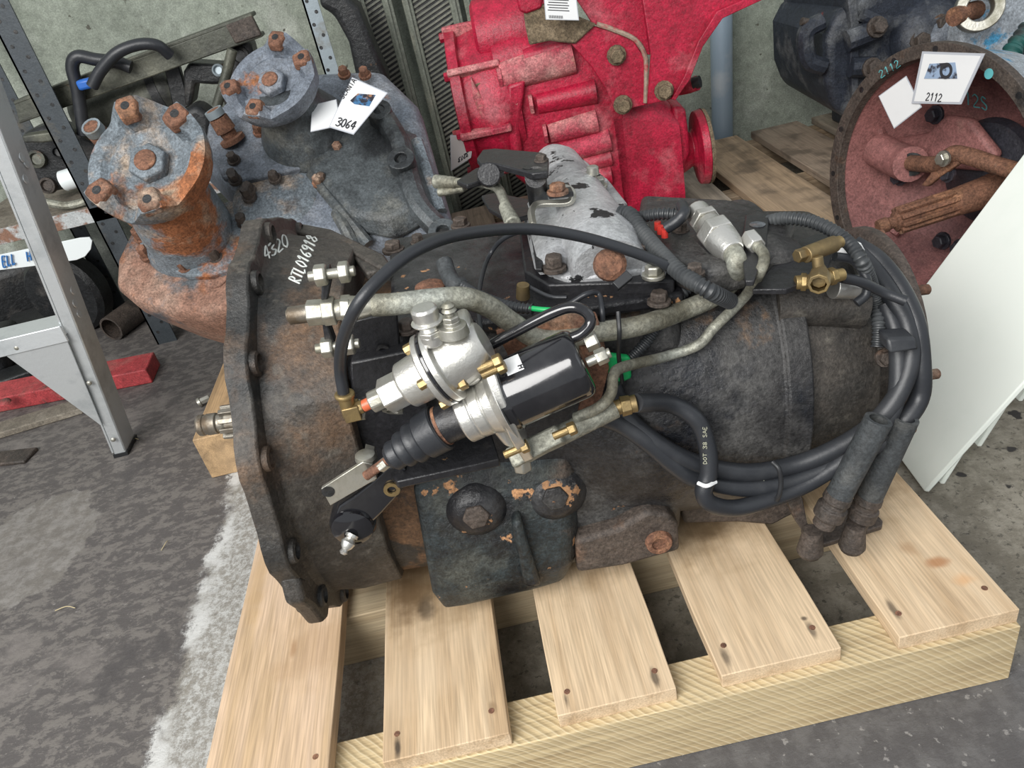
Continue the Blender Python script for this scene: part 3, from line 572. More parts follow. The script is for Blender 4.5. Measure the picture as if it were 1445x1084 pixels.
# valve body above
k = MB(); q0, q1 = P('s',570,546,SV), P('s',612,522,SV); u1 = (q1-q0).normalized(); l_ = (q1-q0).length
k.lathe(q0, u1, [(0,.024),(.004,.029),(l_-.006,.031),(l_,.038)], 32); sub('valve_end', k, M['alu'], bevel=.001)
k = MB().lathe(q1 - u1*.004, u1, [(0,.045),(.002,.047),(.008,.047),(.010,.045)], 40); sub('valve_flange', k, M['alu'])
k = MB().lathe(q1 + u1*.006, u1, [(0,.048),(.003,.048)], 40); sub('gasket', k, M['gloss'])
k = MB().lathe(q1 + u1*.009, u1, [(0,.047),(.008,.047),(.010,.038),(.020,.036),(.034,.034),(.048,.032),(.062,.024)], 40); sub('valve_body', k, M['alu'], bevel=.001)
for a in (20, 95, 165, 235, 305):
    x_, y_ = perp(u1); c = q1 + (x_*cos(radians(a)) + y_*sin(radians(a)))*.041; sub('flange_screw', MB().hexn(c - u1*.012, u1, .0065, .012), M['brass'], bevel=.0006)
k = MB().prism([P('s', x, y, SV-.01) for x, y in ((636,468),(660,454),(672,482),(684,520),(680,546),(655,552),(640,520))], gsx*.05); sub('valve_casting', k, M['alu'], bevel=.010, seg=3)
k = MB().prism([P('s', x, y, SV+.0) for x, y in ((660,545),(700,530),(715,600),(728,636),(712,632),(690,606),(665,590))], gsx*.05); sub('lower_casting', k, M['alu'], bevel=.008, seg=3)
k = MB(); q = P('s',641,472,SV-.018); d = P('s',634,440,SV-.018) - q; k.lathe(q, d, [(0,.018),(.012,.016),(.013,.010),(.018,.010)], 18); k.hexn(q + d.normalized()*.018, d, .010, .006); k.lathe(q + d.normalized()*.024, d, [(0,.005),(.004,.005),(.006,.009),(.010,.006),(.012,.008),(.016,.004)], 14); sub('bleed_nipple', k, M['steel'], bevel=.0006)
k = MB(); q = P('s',612,484,SV-.012); d = P('s',596,430,SV-.012) - q; l_ = d.length; d.normalize(); k.lathe(q, d, [(0,.013),(.012,.013)], 16); k.hexn(q + d*.010, d, .014, .008); k.lathe(q + d*.018, d, [(0,.012),(.008,.009)], 16); k.lathe(q + d*.026, d, [(0,.017),(.003,.019),(.005,.015)], 20); k.lathe(q + d*.030, d, [(0,.015),(l_-.036,.0155),(l_-.033,.013)], 12); sub('breather_cap', k, M['alu'], bevel=.0006)
k = MB(); sg(k, (543,560), (572,545), 27, 27, 6); sub('hex_adapter', k, M['alu'], bevel=.0015)
k = MB(); sg(k, (524,568), (548,557), 17, 17, 8); sub('steel_tee', k, M['steel'], bevel=.002)
k = MB(); sg(k, (513,573), (526,567), 9, 9, 14); sub('red_seal', k, mat('red_ring', (.55,.12,.05), .4, 0, (), 0))
for nx, ny in ((501,590),(554,582)):
    q = P('s', nx, ny, SV+.005); k = MB().pipe(q, q - (P('s',nx+2,ny-22,SV+.02)-q).normalized()*.0 + (P('s',nx+3,ny-24,SV+.02)-q), .0135, .008, 8); sub('open_port_nut', k, M['steel'])
k = MB(); sg(k, (497,578), (513,573), 11, 10, 8); sg(k, (494,588), (487,556), 10, 12, 12); q = P('s',497,580,SV); k.lathe(P('s',487,560,SV), P('s',485,550,SV)-P('s',487,560,SV), [(0,.012),(.004,.0125),(.006,.011)], 16); k.box(q, (.02,.02,.02)); sub('brass_elbow', k, M['brass'], bevel=.002)
for x, y, dr in ((702,520,1),(697,512,1),(802,607,1),(745,628,-1),(658,538,-1)):
    q = P('s', x, y, SV-.028); bt = MB(); bt.hexn(q, ax1*dr, .0085, .010)
    if dr < 0: bt.cyl(q, q + ax1*dr*.032, .0052, n=10)
    else: bt.cyl(q, q - ax1*.02, .0052, n=10)
    sub('flange_bolt', bt, M['brass'], bevel=.0006)
k = MB(); q = P('s',828,512,SV-.01); k.cyl(q, q + ax1*.03, .006); k.hexn(q + ax1*.012, ax1, .010, .014); sub('end_stud', k, M['steel'], bevel=.0006); k = MB(); q = P('s',826,485,SV+.02); k.hexn(q, ax1, .012, .016); sub('end_nut', k, M['steel'], bevel=.0006)
k = MB().tube([P('s',672,498,-.30), P('s',720,472,-.30), P('s',775,444,-.31), P('s',805,434,-.315), P('s',826,440,-.32), P('s',833,455,-.325), P('s',822,470,-.33), P('s',805,478,-.33)], .0068, 12); sub('black_steel_line', k, M['gloss'])
# ---- clutch lever
lv = MB().prism([P('s', x, y, -.315) for x, y in ((470,735),(478,715),(500,700),(525,680),(545,660),(562,655),(574,664),(576,682),(560,702),(540,724),(522,742),(500,752),(480,750))], gsx*.022)
lev = gpart('clutch_lever', lv, M['gloss'], bevel=.004, seg=3)
c1 = P('s', 499, 733, -.30)
gpart('lever_hub', MB().lathe(c1 + gsx*.05, -gsx, [(0,.030),(.060,.032),(.070,.028),(.075,.018),(.076,0)], 28), M['gloss'], lev)
gpart('grease_nipple', MB().lathe(c1 - gsx*.026 - gup*.004, (P('s',492,752,-.33)-P('s',499,738,-.32)), [(0,.009),(.004,.009),(.005,.006),(.012,.010),(.018,.008),(.022,.0045),(.026,.006),(.029,.003)], 16), M['alu'], lev)
gpart('lever_bush', MB().holed(P('s', 553, 690, -.316), -gsx, .011, .006, .003, 20), M['brass'], lev)
yk = MB().prism([P('s', x, y, -.325) for x, y in ((453,690),(512,652),(526,656),(532,676),(466,714))], gsx*.006)
yk.prism([P('s', x, y, -.325) for x, y in ((512,652),(526,656),(532,676),(524,672))], gsx*.04)
yo = gpart('clevis_plate', yk, M['steel'], bevel=.001)
gpart('clevis_slot', MB().lathe(P('s', 463, 694, -.3255), -gsx, [(0,.0085),(.0006,.0085)], 16), M['junk'], yo)
gpart('clevis_pin', MB().lathe(P('s', 517, 650, -.31), gup, [(-.03,.008),(.004,.008),(.004,.014),(.010,.013),(.012,.009)], 18), M['steel'], yo)
# ---- hoses
def hose(name, k, pts, r, m='rubber', corr=0, n=12, **kw):
    q = [P(p[3] if len(p) > 3 else k, p[0], p[1], p[2]) for p in pts]; return gpart(name, MB().tube(q, r, n, corr), M[m], **kw)
hose('air_hose', 's', [(485,556,SV),(480,520,SV),(484,480,-.36),(505,430,-.38),(545,385,-.36),(590,352,-.33),(650,331,-.28),(740,323,-.22),(820,334,-.2),(900,358,-.2),(960,382,-.2),(1000,385,-.19),(1020,378,-.15)], .0072)
hose('thin_wire', 'u', [(795,330,.30),(750,325,.30),(712,336,.28),(690,362,.25),(678,400,.25),(676,440,.25),(680,482,.24)], .0034)
hose('breather_stub', 'u', [(627,370,.26),(632,386,.25),(642,402,.245),(652,402,.24)], .0125, 'sleeve')
hose('corrugated_conduit', 'u', [(648,400,.245),(672,414,.245),(700,426,.245),(730,434,.245),(752,436,.245)], .0075, 'conduit', .0016)
hose('green_wire', 'u', [(748,435,.247),(765,437,.247),(785,438,.246)], .0036, 'green')
hose('sensor_lead', 'u', [(780,438,.246),(805,428,.25),(828,415,.26),(845,415,.255),(850,440,.24),(850,460,.22)], .0036)
hose('sensor_lead', 'u', [(742,402,.25),(775,418,.25),(800,420,.25)], .0026)
hose('corrugated_conduit', 'u', [(876,300,.30),(890,304,.30),(905,325,.29),(930,355,.28),(960,385,.27),(1000,410,.26),(1030,425,.22)], .0115, 'conduit', .0016)
hose('corrugated_conduit', 'u', [(895,308,.29),(930,302,.30),(962,303,.30)], .009, 'conduit', .0016)
hose('rubber_elbow', 'u', [(962,290,.31),(965,300,.31),(955,312,.30),(940,322,.29)], .0085)
hose('corrugated_conduit', 'c', [(1030,392,.28),(985,398,.28),(960,418,.28),(935,450,.28),(910,485,.275),(884,512,.27)], .0085, 'conduit', .0016)
hose('corrugated_conduit', 'u', [(1085,312,.27),(1110,308,.28),(1150,314,.28),(1190,336,.27),(1218,372,.25),(1235,420,.24,'c'),(1240,460,.24,'c'),(1238,490,.24,'c')], .0095, 'conduit', .0016)
hose('red_cord', 'u', [(962,300,.25),(1000,298,.25),(1045,302,.25)], .0028, 'red_w')
hose('air_hose', 's', [(1050,405,-.2),(1085,402,-.2),(1125,400,-.2)], .0078)
hose('air_hose', 'u', [(1188,392,.24),(1215,398,.23),(1245,412,.21),(1278,425,.2)], .0070)
hose('air_hose', 'u', [(1178,362,.26),(1205,368,.25),(1222,392,.23),(1222,415,.21),(1208,428,.20)], .0062)
H1 = .285
hose('coolant_hose', 'c', [(897,569,-.30,'s'),(945,570,H1),(982,592,H1),(998,630,.29),(1000,668,.30),(993,695,.31),(1005,712,.315),(1040,717,.31),(1090,703,.30),(1140,682,.29),(1190,650,.28),(1235,615,.27),(1262,570,.26),(1268,520,.25),(1264,470,.245),(1250,430,.24)], .0125, n=16)
hose('coolant_hose', 'c', [(835,585,-.26,'s'),(875,598,.265),(915,625,.27),(950,655,.275),(985,677,.28),(1040,688,.285),(1100,684,.285),(1160,664,.28),(1205,640,.275),(1245,608,.27)], .0135, n=16)
hose('coolant_hose', 'c', [(862,545,-.24,'s'),(885,590,.26),(930,628,.27),(985,655,.275),(1050,667,.275),(1110,659,.27),(1165,640,.27),(1225,605,.265),(1265,560,.26),(1284,510,.255),(1280,460,.25),(1258,418,.25),(1232,380,.24),(1205,350,.24)], .0135, n=16)
hose('coolant_hose', 'c', [(1205,345,.24),(1240,368,.24),(1272,410,.245),(1293,460,.25),(1300,520,.25),(1298,560,.25),(1278,592,.26),(1240,625,.265),(1170,655,.27)], .0135, n=16)
hose('cable_tie', 'c', [(1090,652,.29),(1099,662,.30),(1102,680,.305),(1100,696,.31),(1096,706,.31)], .0035, 'plastic')
k = MB(); k.tube([P('c',985,682,.31), P('c',997,686,.32), P('c',1010,680,.31)], .003, 6); gpart('cable_tie', k, M['card'])
k = MB().prism([P('c', x, y, .285) for x, y in ((1252,478),(1292,476),(1298,494),(1256,500))], gsx*.03); gpart('hose_strap', k, M['rubber'], bevel=.004)
def hprint(text, o, e_, u_, pts):
    t_ = bvh(MB().tube([P(p[3] if len(p) > 3 else 'c', p[0], p[1], p[2]) for p in pts], .0137, 16)); gpart('hose_print', script_hit(text, t_, o, e_, u_, .0005, .0008), mat('pale_hose_print', (.34,.34,.26), .6, 0, (), 0))
hprint('DOT SAE AIR', (1020,676), (7.5,.4), (-.5,-5), [(985,677,.28),(1040,688,.285),(1100,684,.285),(1160,664,.28)])
hprint('DOT 38 SAE', (998,655), (-.2,-7.5), (-5,0), [(982,592,.285),(998,630,.29),(1000,668,.30),(993,695,.31)])
# cut sleeves on rear ports
base = MB()
for a, b, v in (((1180,706),(1240,592),-.30), ((1224,708),(1278,590),-.27)):
    q0, q1 = P('s', *a, v), P('s', *b, v); k = MB().pipe(q1, q0, .0185, .0125, 22); s_ = gpart('cut_hose_sleeve', k, M['sleeve'], label='grey rubber hose stub cut open at the top')
    # split in the sleeve wall
    d = (q0-q1).normalized(); gpart('ferrule', MB().lathe(q0 - d*.012, d, [(0,.0195),(.012,.0205),(.014,.018),(.022,.018),(.024,.022),(.042,.022),(.046,.016),(.06,.016)], 20), M['iron'], s_, bevel=.001)
k = MB().prism([P('u', x, y, -.238) for x, y in ((1130,745),(1225,712),(1246,735),(1245,742),(1155,770))], -gup*.010)
pb = gpart('port_bracket', k, M['iron'], bevel=.002)
gpart('bracket_side', MB().prism([P('s', x, y, -.27) for x, y in ((1108,700),(1130,690),(1140,740),(1158,768),(1150,775),(1122,735))], gsx*.02), M['iron'], pb, bevel=.002)
for x, y in ((1145,762),(1205,755)):
    q = P('s', x, y, -.285); gpart('bracket_bolt', MB().lathe(q, V((-.1,0,-1)), [(-.02,.014),(.008,.018),(.022,.020),(.030,.016),(.032,0)], 16), M['iron'], pb)
k = MB().prism([P('s', x, y, -.15) for x, y in ((960,700),(1040,718),(1130,690),(1132,720),(1090,742),(1040,738),(965,740))], gsx*.16); gpart('lower_housing_web', k, M['iron'], bevel=.006)
# ---- brass tee and brackets
k = MB().prism([P('u', x, y, .255) for x, y in ((1062,408),(1085,380),(1128,338),(1150,330),(1178,330),(1182,345),(1165,385),(1110,408))], -gup*.008); gpart('valve_bracket', k, M['satin'], bevel=.0015)
def seg3(mb, a, b, r0, r1=None, n=14):
    p, q = P(*a), P(*b); mb.cyl(p, q, px(p, r0), px(q, r0 if r1 is None else r1), n); return mb
k = MB(); U = .285
seg3(k, ('u',1136,360,U), ('u',1178,344,U), 12); seg3(k, ('u',1124,362,U), ('u',1137,358,U), 10, 10, 6); seg3(k, ('u',1178,344,U), ('u',1186,341,U), 9); seg3(k, ('u',1153,362,U), ('u',1156,385,U-.02), 8); seg3(k, ('u',1156,380,U-.02), ('u',1157,388,U-.02), 11, 11, 6)
seg3(k, ('u',1122,399,U-.03), ('u',1148,397,U-.03), 10, 11); seg3(k, ('u',1130,398,U-.03), ('u',1138,398,U-.03), 13, 13, 6); seg3(k, ('u',1146,397,U-.03), ('u',1190,387,U-.03), 12, 9); seg3(k, ('u',1170,391,U-.03), ('u',1178,389,U-.03), 13, 13, 6)
q = P('u',1156,394,U-.02); d = (EYE - q).normalized() - gup*.4; k.pipe(q + d*.018, q - d*.01, .0135, .0095, 8)
gpart('brass_tee_valve', k, M['brass'], bevel=.001)
k = MB(); seg3(k, ('u',1175,405,.21), ('u',1222,405,.20), 17, 17, 20); gpart('solenoid', k, M['alu'], bevel=.001)
k = MB(); seg3(k, ('u',1190,350,.25), ('u',1208,358,.25), 16, 16, 6); gpart('white_plug', k, M['card'], bevel=.001)
k = MB().prism([P('u', x, y, .277) for x, y in ((1052,396),(1046,350),(1052,304),(1086,299),(1082,345),(1064,396))], -gup*.008); pb2 = gpart('lifting_bracket', k, M['satin'], bevel=.0015)
gpart('bracket_hole', MB().lathe(P('u',1069,317,.2776), gup, [(0,.011),(.0006,.011)], 20), M['rustdust'], pb2)
k = MB().prism([P('u', x, y, .27) for x, y in ((970,330),(985,292),(1045,315),(1035,350),(1000,360))], -gup*.006); gpart('pipe_bracket', k, M['satin'], bevel=.0015)
for x, y in ((932,330),(938,335),(928,324)): gpart('wire_terminal', MB().lathe(P('u', x, y, .275), gup, [(0,.005),(.012,.005)], 10), M['red_w'])
k = MB(); seg3(k, ('u',868,405,.27), ('u',888,388,.28), 9, 10, 4); gpart('sensor_connector', k, M['plastic'], bevel=.001)
k = MB(); seg3(k, ('u',738,420,.235), ('u',738,402,.255), 10, 9, 14); gpart('neutral_switch', k, M['brass'])
# ---- silver shift bar housing (runs away from camera)
U0 = .235
sb = MB().prism([P('u', x, y, U0) for x, y in ((758,338),(772,398),(800,408),(845,406),(900,398),(945,385),(940,362),(905,345),(885,300),(860,268),(812,226),(775,226),(752,246),(756,280),(752,310))], gup*.02)
sho = gpart('shift_bar_housing', sb, M['silver'], bevel=.006, seg=3)
def arch(p, q, w0, w1, h0, h1, n=12, m=10):
    rings = []
    for i in range(m+1):
        t = i/m; c = V(p).lerp(V(q), t); d = (V(q)-V(p)).normalized(); x_ = d.cross(gup).normalized(); ww = w0+(w1-w0)*t; hh = h0+(h1-h0)*t
        if i in (0, m): ww *= .82; hh *= .8
        rings.append([c + x_*ww*(1.12*cos(pi*j/n)) + gup*hh*(sin(pi*j/n)**.8) for j in range(n+1)])
    return rings
p, q = P('u',862,388,U0+.015), P('u',782,232,U0+.015)
k = MB().loft(arch(p, q, .058, .040, .062, .050)); gpart('bar_cover', k, M['silver'], sho)
k = MB().loft(arch(P('u',790,385,U0+.015), P('u',775,300,U0+.015), .03, .04, .03, .045)); gpart('selector_boss', k, M['silver'], sho)
q = P('u',862,378,U0+.045); gpart('end_plug', MB().lathe(q + gsx*.01, -gsx + gup*.5, [(0,.022),(.012,.021),(.018,.014),(.020,0)], 20), M['rusty'], sho)
for x, y in ((905,330),(922,388),(845,262),(925,350)): gpart('bolt_boss', MB().lathe(P('u',x,y,U0+.018), gup, [(0,.017),(.010,.016)], 14), M['silver'], sho, bevel=.001)
for x, y in ((905,330),(922,388),(845,262)):
    gpart('housing_bolt', MB().bolt(P('u',x,y,U0+.028), gup, .0115, .012), M['steel'], sho, bevel=.001)
gpart('breather_nipple', MB().lathe(P('u',838,272,U0+.03), gup, [(0,.010),(.014,.010),(.015,.006),(.03,.006),(.032,.011),(.044,.010),(.046,.007)], 12), M['steel'], sho)
# bent straps and clevis
k = MB().tube([P('u',752,318,.30), P('u',750,298,.31), P('u',760,288,.31), P('u',800,286,.31), P('u',808,276,.32), P('u',800,266,.33), P('u',768,266,.33)], .006, 4); gpart('bent_strap', k, M['steel'], sho, bevel=.001)
gpart('clevis_block', MB().prism([P('u',x,y,.325) for x,y in ((768,268),(803,264),(810,278),(775,282))], gup*.008), M['satin'], sho, bevel=.002)
gpart('clevis_bolt', MB().bolt(P('u',787,270,.336), gup, .012, .010), M['rusty'], sho, bevel=.001)
k = MB().prism([P('u',x,y,.262) for x,y in ((748,330),(790,328),(795,345),(770,350),(765,385),(757,385),(752,350))], gup*.006); gpart('torn_gasket_bracket', k, M['satin'], sho, bevel=.001)
gpart('linkage_nut', MB().bolt(P('u',782,378,.262), gup, .013, .016), M['iron'], sho, bevel=.001)
# lever plates
k = MB().prism([P('u', x, y, .36) for x, y in ((674,232),(682,220),(700,218),(766,224),(775,232),(774,252),(752,254),(700,240),(680,240))], gup*.010); lp1 = gpart('selector_plate', k, M['satin'], sho, bevel=.002)
gpart('selector_plate_bolt', MB().bolt(P('u',764,226,.371), gup, .008, .007), M['iron'], lp1 if False else sho)
gpart('plate_slot', MB().lathe(P('u',747,236,.3704), gup, [(0,.010),(.0006,.010)], 20), M['junk'], sho)
k = MB().prism([P('u', x, y, .335) for x, y in ((645,262),(672,244),(705,238),(712,248),(700,256),(660,268))], gup*.008); gpart('selector_arm', k, M['satin'], sho, bevel=.002)
k = MB().cyl(P('u',690,250,.335), P('u',690,246,.358), .018); gpart('arm_spacer', k, M['satin'], sho, bevel=.002)
k = MB().prism([P('u', x, y, .27) for x, y in ((680,282),(700,278),(760,290),(765,305),(720,318),(690,300))], gup*.008); gpart('lower_selector_plate', k, M['satin'], sho, bevel=.002)
k = MB().cyl(P('u',762,300,.25), P('u',756,250,.36), .016); gpart('selector_shaft', k, M['satin'], sho)
k = MB().tube([P('u',640,258,.335), P('u',675,258,.335), P('u',700,264,.33), P('u',710,280,.32), P('u',716,300,.31)], .0075, 12); rod = gpart('shift_rod', k, M['tube'])
k = MB(); seg3(k, ('u',614,256,.335), ('u',644,258,.335), 10, 8); seg3(k, ('u',618,272,.32), ('u',655,266,.325), 6, 5); gpart('ball_socket', k, M['tube'], rod, bevel=.002)
k = MB(); seg3(k, ('u',712,290,.315), ('u',724,316,.30), 9, 12); gpart('ball_socket', k, M['tube'], rod, bevel=.002)
k = MB(); seg3(k, ('u',722,322,.275), ('u',742,322,.275), 10, 8); gpart('rod_end', k, M['steel'], rod, bevel=.002)
# paint marker writing on the bell top and casting letters
gpart('marker_number', script_hit('4320', tree_bell, (375,368), (12,-7.5), (-6,-17), .0014), M['paint'], bell_o, label='white handwritten number')
gpart('marker_number', script_hit('RTLO16918', tree_bell, (423,402), (4.0,-10.2), (-15,-7), .0014), M['paint'], bell_o, label='white handwritten model code')

# ================================================================ BACKGROUND: old pallets and timbers
def old_pallet(name, label, xs, y0, y1, zt, cols, y_stag=()):
    c = (sum(xs[0])/2 + 0, y0, 0); t = thing(name, label, 'pallet', ((xs[0][0]+xs[-1][1])/2, y0, 0))
    r0 = ROOTS[t.name]
    for i, (a, b) in enumerate(xs):
        yy = y0 + (y_stag[i] if y_stag else 0)
        build('plank', MB().box(((a+b)/2, (yy+y1)/2, zt-.014), (b-a, y1-yy, .028)), wood('old_board_%s_%d' % (name, i), 1, cols[i % len(cols)], tuple(q*.55 for q in cols[i % len(cols)]), (), .6, False), t, root=r0, bevel=.003)
    for y in (y0+.04, (y0+y1)/2, y1-.10):
        xe = xs[-1][1] if y > y0+.1 or not y_stag else xs[1][1]
        build('bearer', MB().box(((xs[0][0]+xe)/2, y+.04, (zt-.028)/2), (xe-xs[0][0], .08, zt-.028)), wood('old_bearer_%s_%d' % (name, int(y*100)), 0, (.30,.22,.14), (.18,.12,.07), (), .4), t, root=r0, bevel=.003)
    return t
old_pallet('pallet', 'old dirty pallet with staggered boards against the wall, beside the red gearbox', [(.64,.88),(.935,1.15),(1.21,1.41),(1.47,1.68)], 1.98, 3.14, .13, [(.36,.30,.23),(.42,.30,.19),(.34,.26,.19)], (0,.02,.38,.6))
old_pallet('pallet', 'weathered pallet mostly hidden under the red gearbox', [(-.28,-.12),(-.08,.08),(.12,.30),(.34,.52)], 2.28, 2.98, .14, [(.40,.26,.19),(.36,.27,.2)])
def timber(label, c, sz, col, ax=None):
    o = build('timber_block', MB().box(c, sz, ax), wood('timber_%d' % int(abs(c[0])*1000+c[1]*100), 1, col, tuple(q*.6 for q in col), (), .3), root=(c[0], c[1], c[2]-sz[2]/2), bevel=.003); return tag(o, label, 'wood')
timber('square timber block with a yellow sawn end, under the rusty gearbox on the left', (-.775, 2.10, .065), (.145, .74, .13), (.48,.32,.17))
timber('pinkish timber block lying at the foot of the grey gearbox, behind the black one', (-.22, 2.08, .14), (.16, .16, .28), (.50,.30,.20))
timber('weathered timber block between the grey gearbox and the red gearbox', (-.02, 2.12, .17), (.20, .16, .34), (.34,.22,.18))

# ================================================================ GREY AND RUSTY GEARBOX, UPPER LEFT
A1 = V((0, -.55, .835)).normalized()
G2 = Fr((-.72, 1.95, .50), (1, 0, 0), (0, .835, .55), A1)
Q = G2.P
g2 = thing('gearbox', 'grey and rust-orange gearbox with two upturned drive flanges, behind the black gearbox on the left', 'gearbox', (-.45, 2.2, .13))
def part2(name, mb, m, par=None, **k): return build(name, mb, m, par or g2, root=ROOTS[g2.name], **k)
def poly(k, v, pts, F_=None): return [(F_ or G2).P(k, x, y, v) for x, y in pts]
# rusty lobe
rp_ = poly('u', 0, ((163,405),(165,368),(182,332),(214,308),(262,296),(330,300),(372,330),(372,400),(345,432),(296,448),(238,442),(190,428)))
c_ = sum(rp_, V())/12
def scl(ps, k, d): return [c_ + (p-c_)*k + d for p in ps]
lobe = MB().loft([scl(rp_, .93, A1*.012), scl(rp_, 1, -A1*.012), scl(rp_, .99, -A1*.05), scl(rp_, .95, -A1*.13 + V((.02,0,0))), scl(rp_, .88, -A1*.24 + V((.05,0,0))), scl(rp_, .76, -A1*.34 + V((.08,0,0)))])
lo = part2('rusty_lobe_housing', lobe, M['rustdust'], bevel=.012, seg=3)
tl = bvh(lobe)
for pts in (((232,452),(262,515)),((284,458),(316,528)),((192,440),(214,492))):
    a, b = hit(tl, *pts[0], .004), hit(tl, pts[1][0], pts[1][1]-14, .012)
    if a and b: part2('rib', MB().tube([a, a.lerp(b, .5) + V((0,-.012,0)), b], .011, 8), M['greyrust'], lo)
part2('cast_disc', MB().lathe(Q('u', 305, 392, .010), A1, [(0,.034),(.006,.033)], 24), M['rustdust'], lo)
# neck and flange plate
nb = Q('u', 274, 338, .0); yc = Q('u', 218, 250, .30); na = (yc-nb).normalized(); nl = (yc-nb).length
pp = poly('u', .012, ((200,345),(222,322),(330,290),(362,300),(372,340),(360,378),(300,396),(268,396),(215,372)))
part2('neck_flange', MB().prism(pp, A1*.022), M['greyrust'], bevel=.005)
part2('neck', MB().lathe(nb, na, [(0,.128),(.03,.122),(.05,.112),(nl*.5,.106),(nl*.8,.096),(nl,.09)], 40), M['greyrust'])
for x, y in ((190,305),(200,330),(208,355),(262,372),(305,358),(345,310),(352,272),(333,248)):
    h = .03 if y > 300 else .07; part2('bolt', MB().bolt(Q('u', x, y+6, h), A1, .014, .03), M['iron'] if x > 300 else M['rusty'])
def drive_flange(c, ax, R_, mB, mL, A):
    ax = V(ax).normalized(); x_ = (V((1,0,0)) - ax*ax.x).normalized(); y_ = ax.cross(x_)
    lug = [radians(A-30), radians(A+30), radians(A+150), radians(A+210)]
    def dist(a, b): return abs((a-b+pi) % (2*pi) - pi)
    def hgt(a):
        m_ = min(dist(a, l) for l in lug); h = .10 + .34*max(0, 1 - max(0, m_ - .18)/.30)
        w_ = dist(a, radians(A-90)); return max(h, .34 - .25*max(0, w_-.45)) if w_ < 1.0 else h     # one flank stays high
    n_ = 72; rings = []
    for rr, hh in ((.42,-.34),(.78,-.26),(.95,-.05),(1.0,.45),(1.0,1.0),(.93,1.06),(.80,.98),(.72,.35),(.62,.10),(.40,.03),(.02,.03)):
        rings.append([])
        for k in range(n_):
            a = 2*pi*k/n_; h = hgt(a); z_ = hh*R_*h if hh > .1 else hh*R_
            r2 = rr
            if .7 < rr < .9 and hh > .1: r2 = rr - .10*max(0, (h-.3)/.14)
            rings[-1].append(c + (x_*cos(a) + y_*sin(a))*R_*r2 + ax*z_)
    o = part2('drive_flange', MB().loft(rings), mB)
    for a in lug:
        d = x_*cos(a) + y_*sin(a); tt = ax.cross(d)
        q = [c + d*R_*k1 + tt*R_*k2 + ax*R_*.30 for k1, k2 in ((.60,-.14),(.60,.14),(.86,.20),(1.01,.15),(1.01,-.15),(.86,-.20))]
        part2('flange_lug', MB().taper(q, ax*R_*.20, .86), mL, o, bevel=.006, seg=3)
        part2('lug_hole', MB().lathe(c + d*R_*.82 + ax*(R_*.50), ax, [(0,R_*.07),(.0008,R_*.07)], 16), M['junk'], o)
    part2('centre_nut', MB().hexn(c + ax*.004, ax, R_*.32, R_*.20, .3), mB, o, bevel=.003)
    part2('shaft_end', MB().lathe(c + ax*(R_*.20+.004), ax, [(0,R_*.18),(R_*.04,R_*.17)], 20), mL, o, bevel=.002)
    return o
drive_flange(Q('u', 216, 236, .30), na*.6 + V((-.12,-.34,.3)), .145, M['greyrust'], M['rusty'], 65)
# grey body
gp = poly('u', .02, ((280,235),(290,170),(335,140),(420,105),(540,100),(592,150),(612,220),(640,318),(610,345),(540,352),(450,350),(400,338),(350,300)))
c_ = sum(gp, V())/13
body = MB().loft([scl(gp, .90, A1*.03), scl(gp, .98, V()), scl(gp, 1, -A1*.05), scl(gp, .94, -A1*.18), scl(gp, .84, -A1*.30)])
bo2 = part2('main_casting', body, M['grey'], bevel=.02, seg=4)
cp = poly('u', .055, ((298,212),(300,178),(325,152),(400,138),(455,150),(470,180),(432,205),(428,245),(350,262),(318,258)))
part2('top_plate', MB().prism(cp, A1*.022), M['grey'], bevel=.005)
part2('side_lobe', MB().lathe(Q('u', 400, 292, .0), A1, [(0,.13),(.045,.12),(.06,.09),(.065,0)], 32), M['greyrust'])
cp = poly('u', .05, ((430,250),(440,200),(520,160),(590,190),(620,310),(560,342),(500,330),(470,300)))
part2('bell_casting', MB().loft([scl(cp, 1, V())[:0] or cp, [p + A1*.045 for p in [sum(cp, V())/8 + (q - sum(cp, V())/8)*.78 for q in cp]]]), M['greydark'], bevel=.012, seg=3)
for p0, p1 in (((452,262),(520,345)),((500,215),(560,330)),((475,300),(500,346))):
    part2('casting_rib', MB().tube([Q('u', *p0, .075), Q('u', (p0[0]+p1[0])/2, (p0[1]+p1[1])/2, .075), Q('u', *p1, .05)], .016, 8), M['greydark'])
ear = MB().tube([Q('u',538,160,.10), Q('u',562,200,.10), Q('u',572,235,.09), Q('u',590,290,.08), Q('u',628,332,.06)], .030, 10)
eo = part2('mounting_web', ear, M['greydark'])
ear = MB().tube([Q('u',588,200,.06), Q('u',605,250,.05), Q('u',622,300,.04)], .018, 8); part2('rusty_edge', ear, M['greyrust'], eo)
for x, y, r_ in ((536,160,.030),(567,228,.032),(626,330,.032)):
    p = Q('u', x, y, .115); part2('mounting_eye', MB().holed(p - A1*.03, A1, r_*1.1, r_*.5, .045, 24), M['greydark'], eo, bevel=.002); part2('eye_hole', MB().lathe(p - A1*.0, A1, [(0,r_*.48),(.001,r_*.48)], 16), M['junk'], eo)
nb = Q('u', 435, 190, .06); yc = Q('u', 392, 118, .24); part2('neck', MB().lathe(nb, yc-nb, [(0,.13),(.03,.12),(.1,.085),((yc-nb).length,.07)], 32), M['greydark'])
drive_flange(Q('u', 388, 122, .24), A1*.7 + V((-.1,-.3,.2)), .118, M['grey'], M['rusty'], 35)
for x, y in ((330,226),(366,186),(380,196),(415,208),(388,252),(450,258),(478,212),(455,255),(332,254),(352,268),(486,105),(515,106),(405,178)):
    part2('bolt', MB().bolt(Q('u', x, y, .082), A1, .013, .02), M['iron'] if (x*7+y) % 3 else M['rusty'])
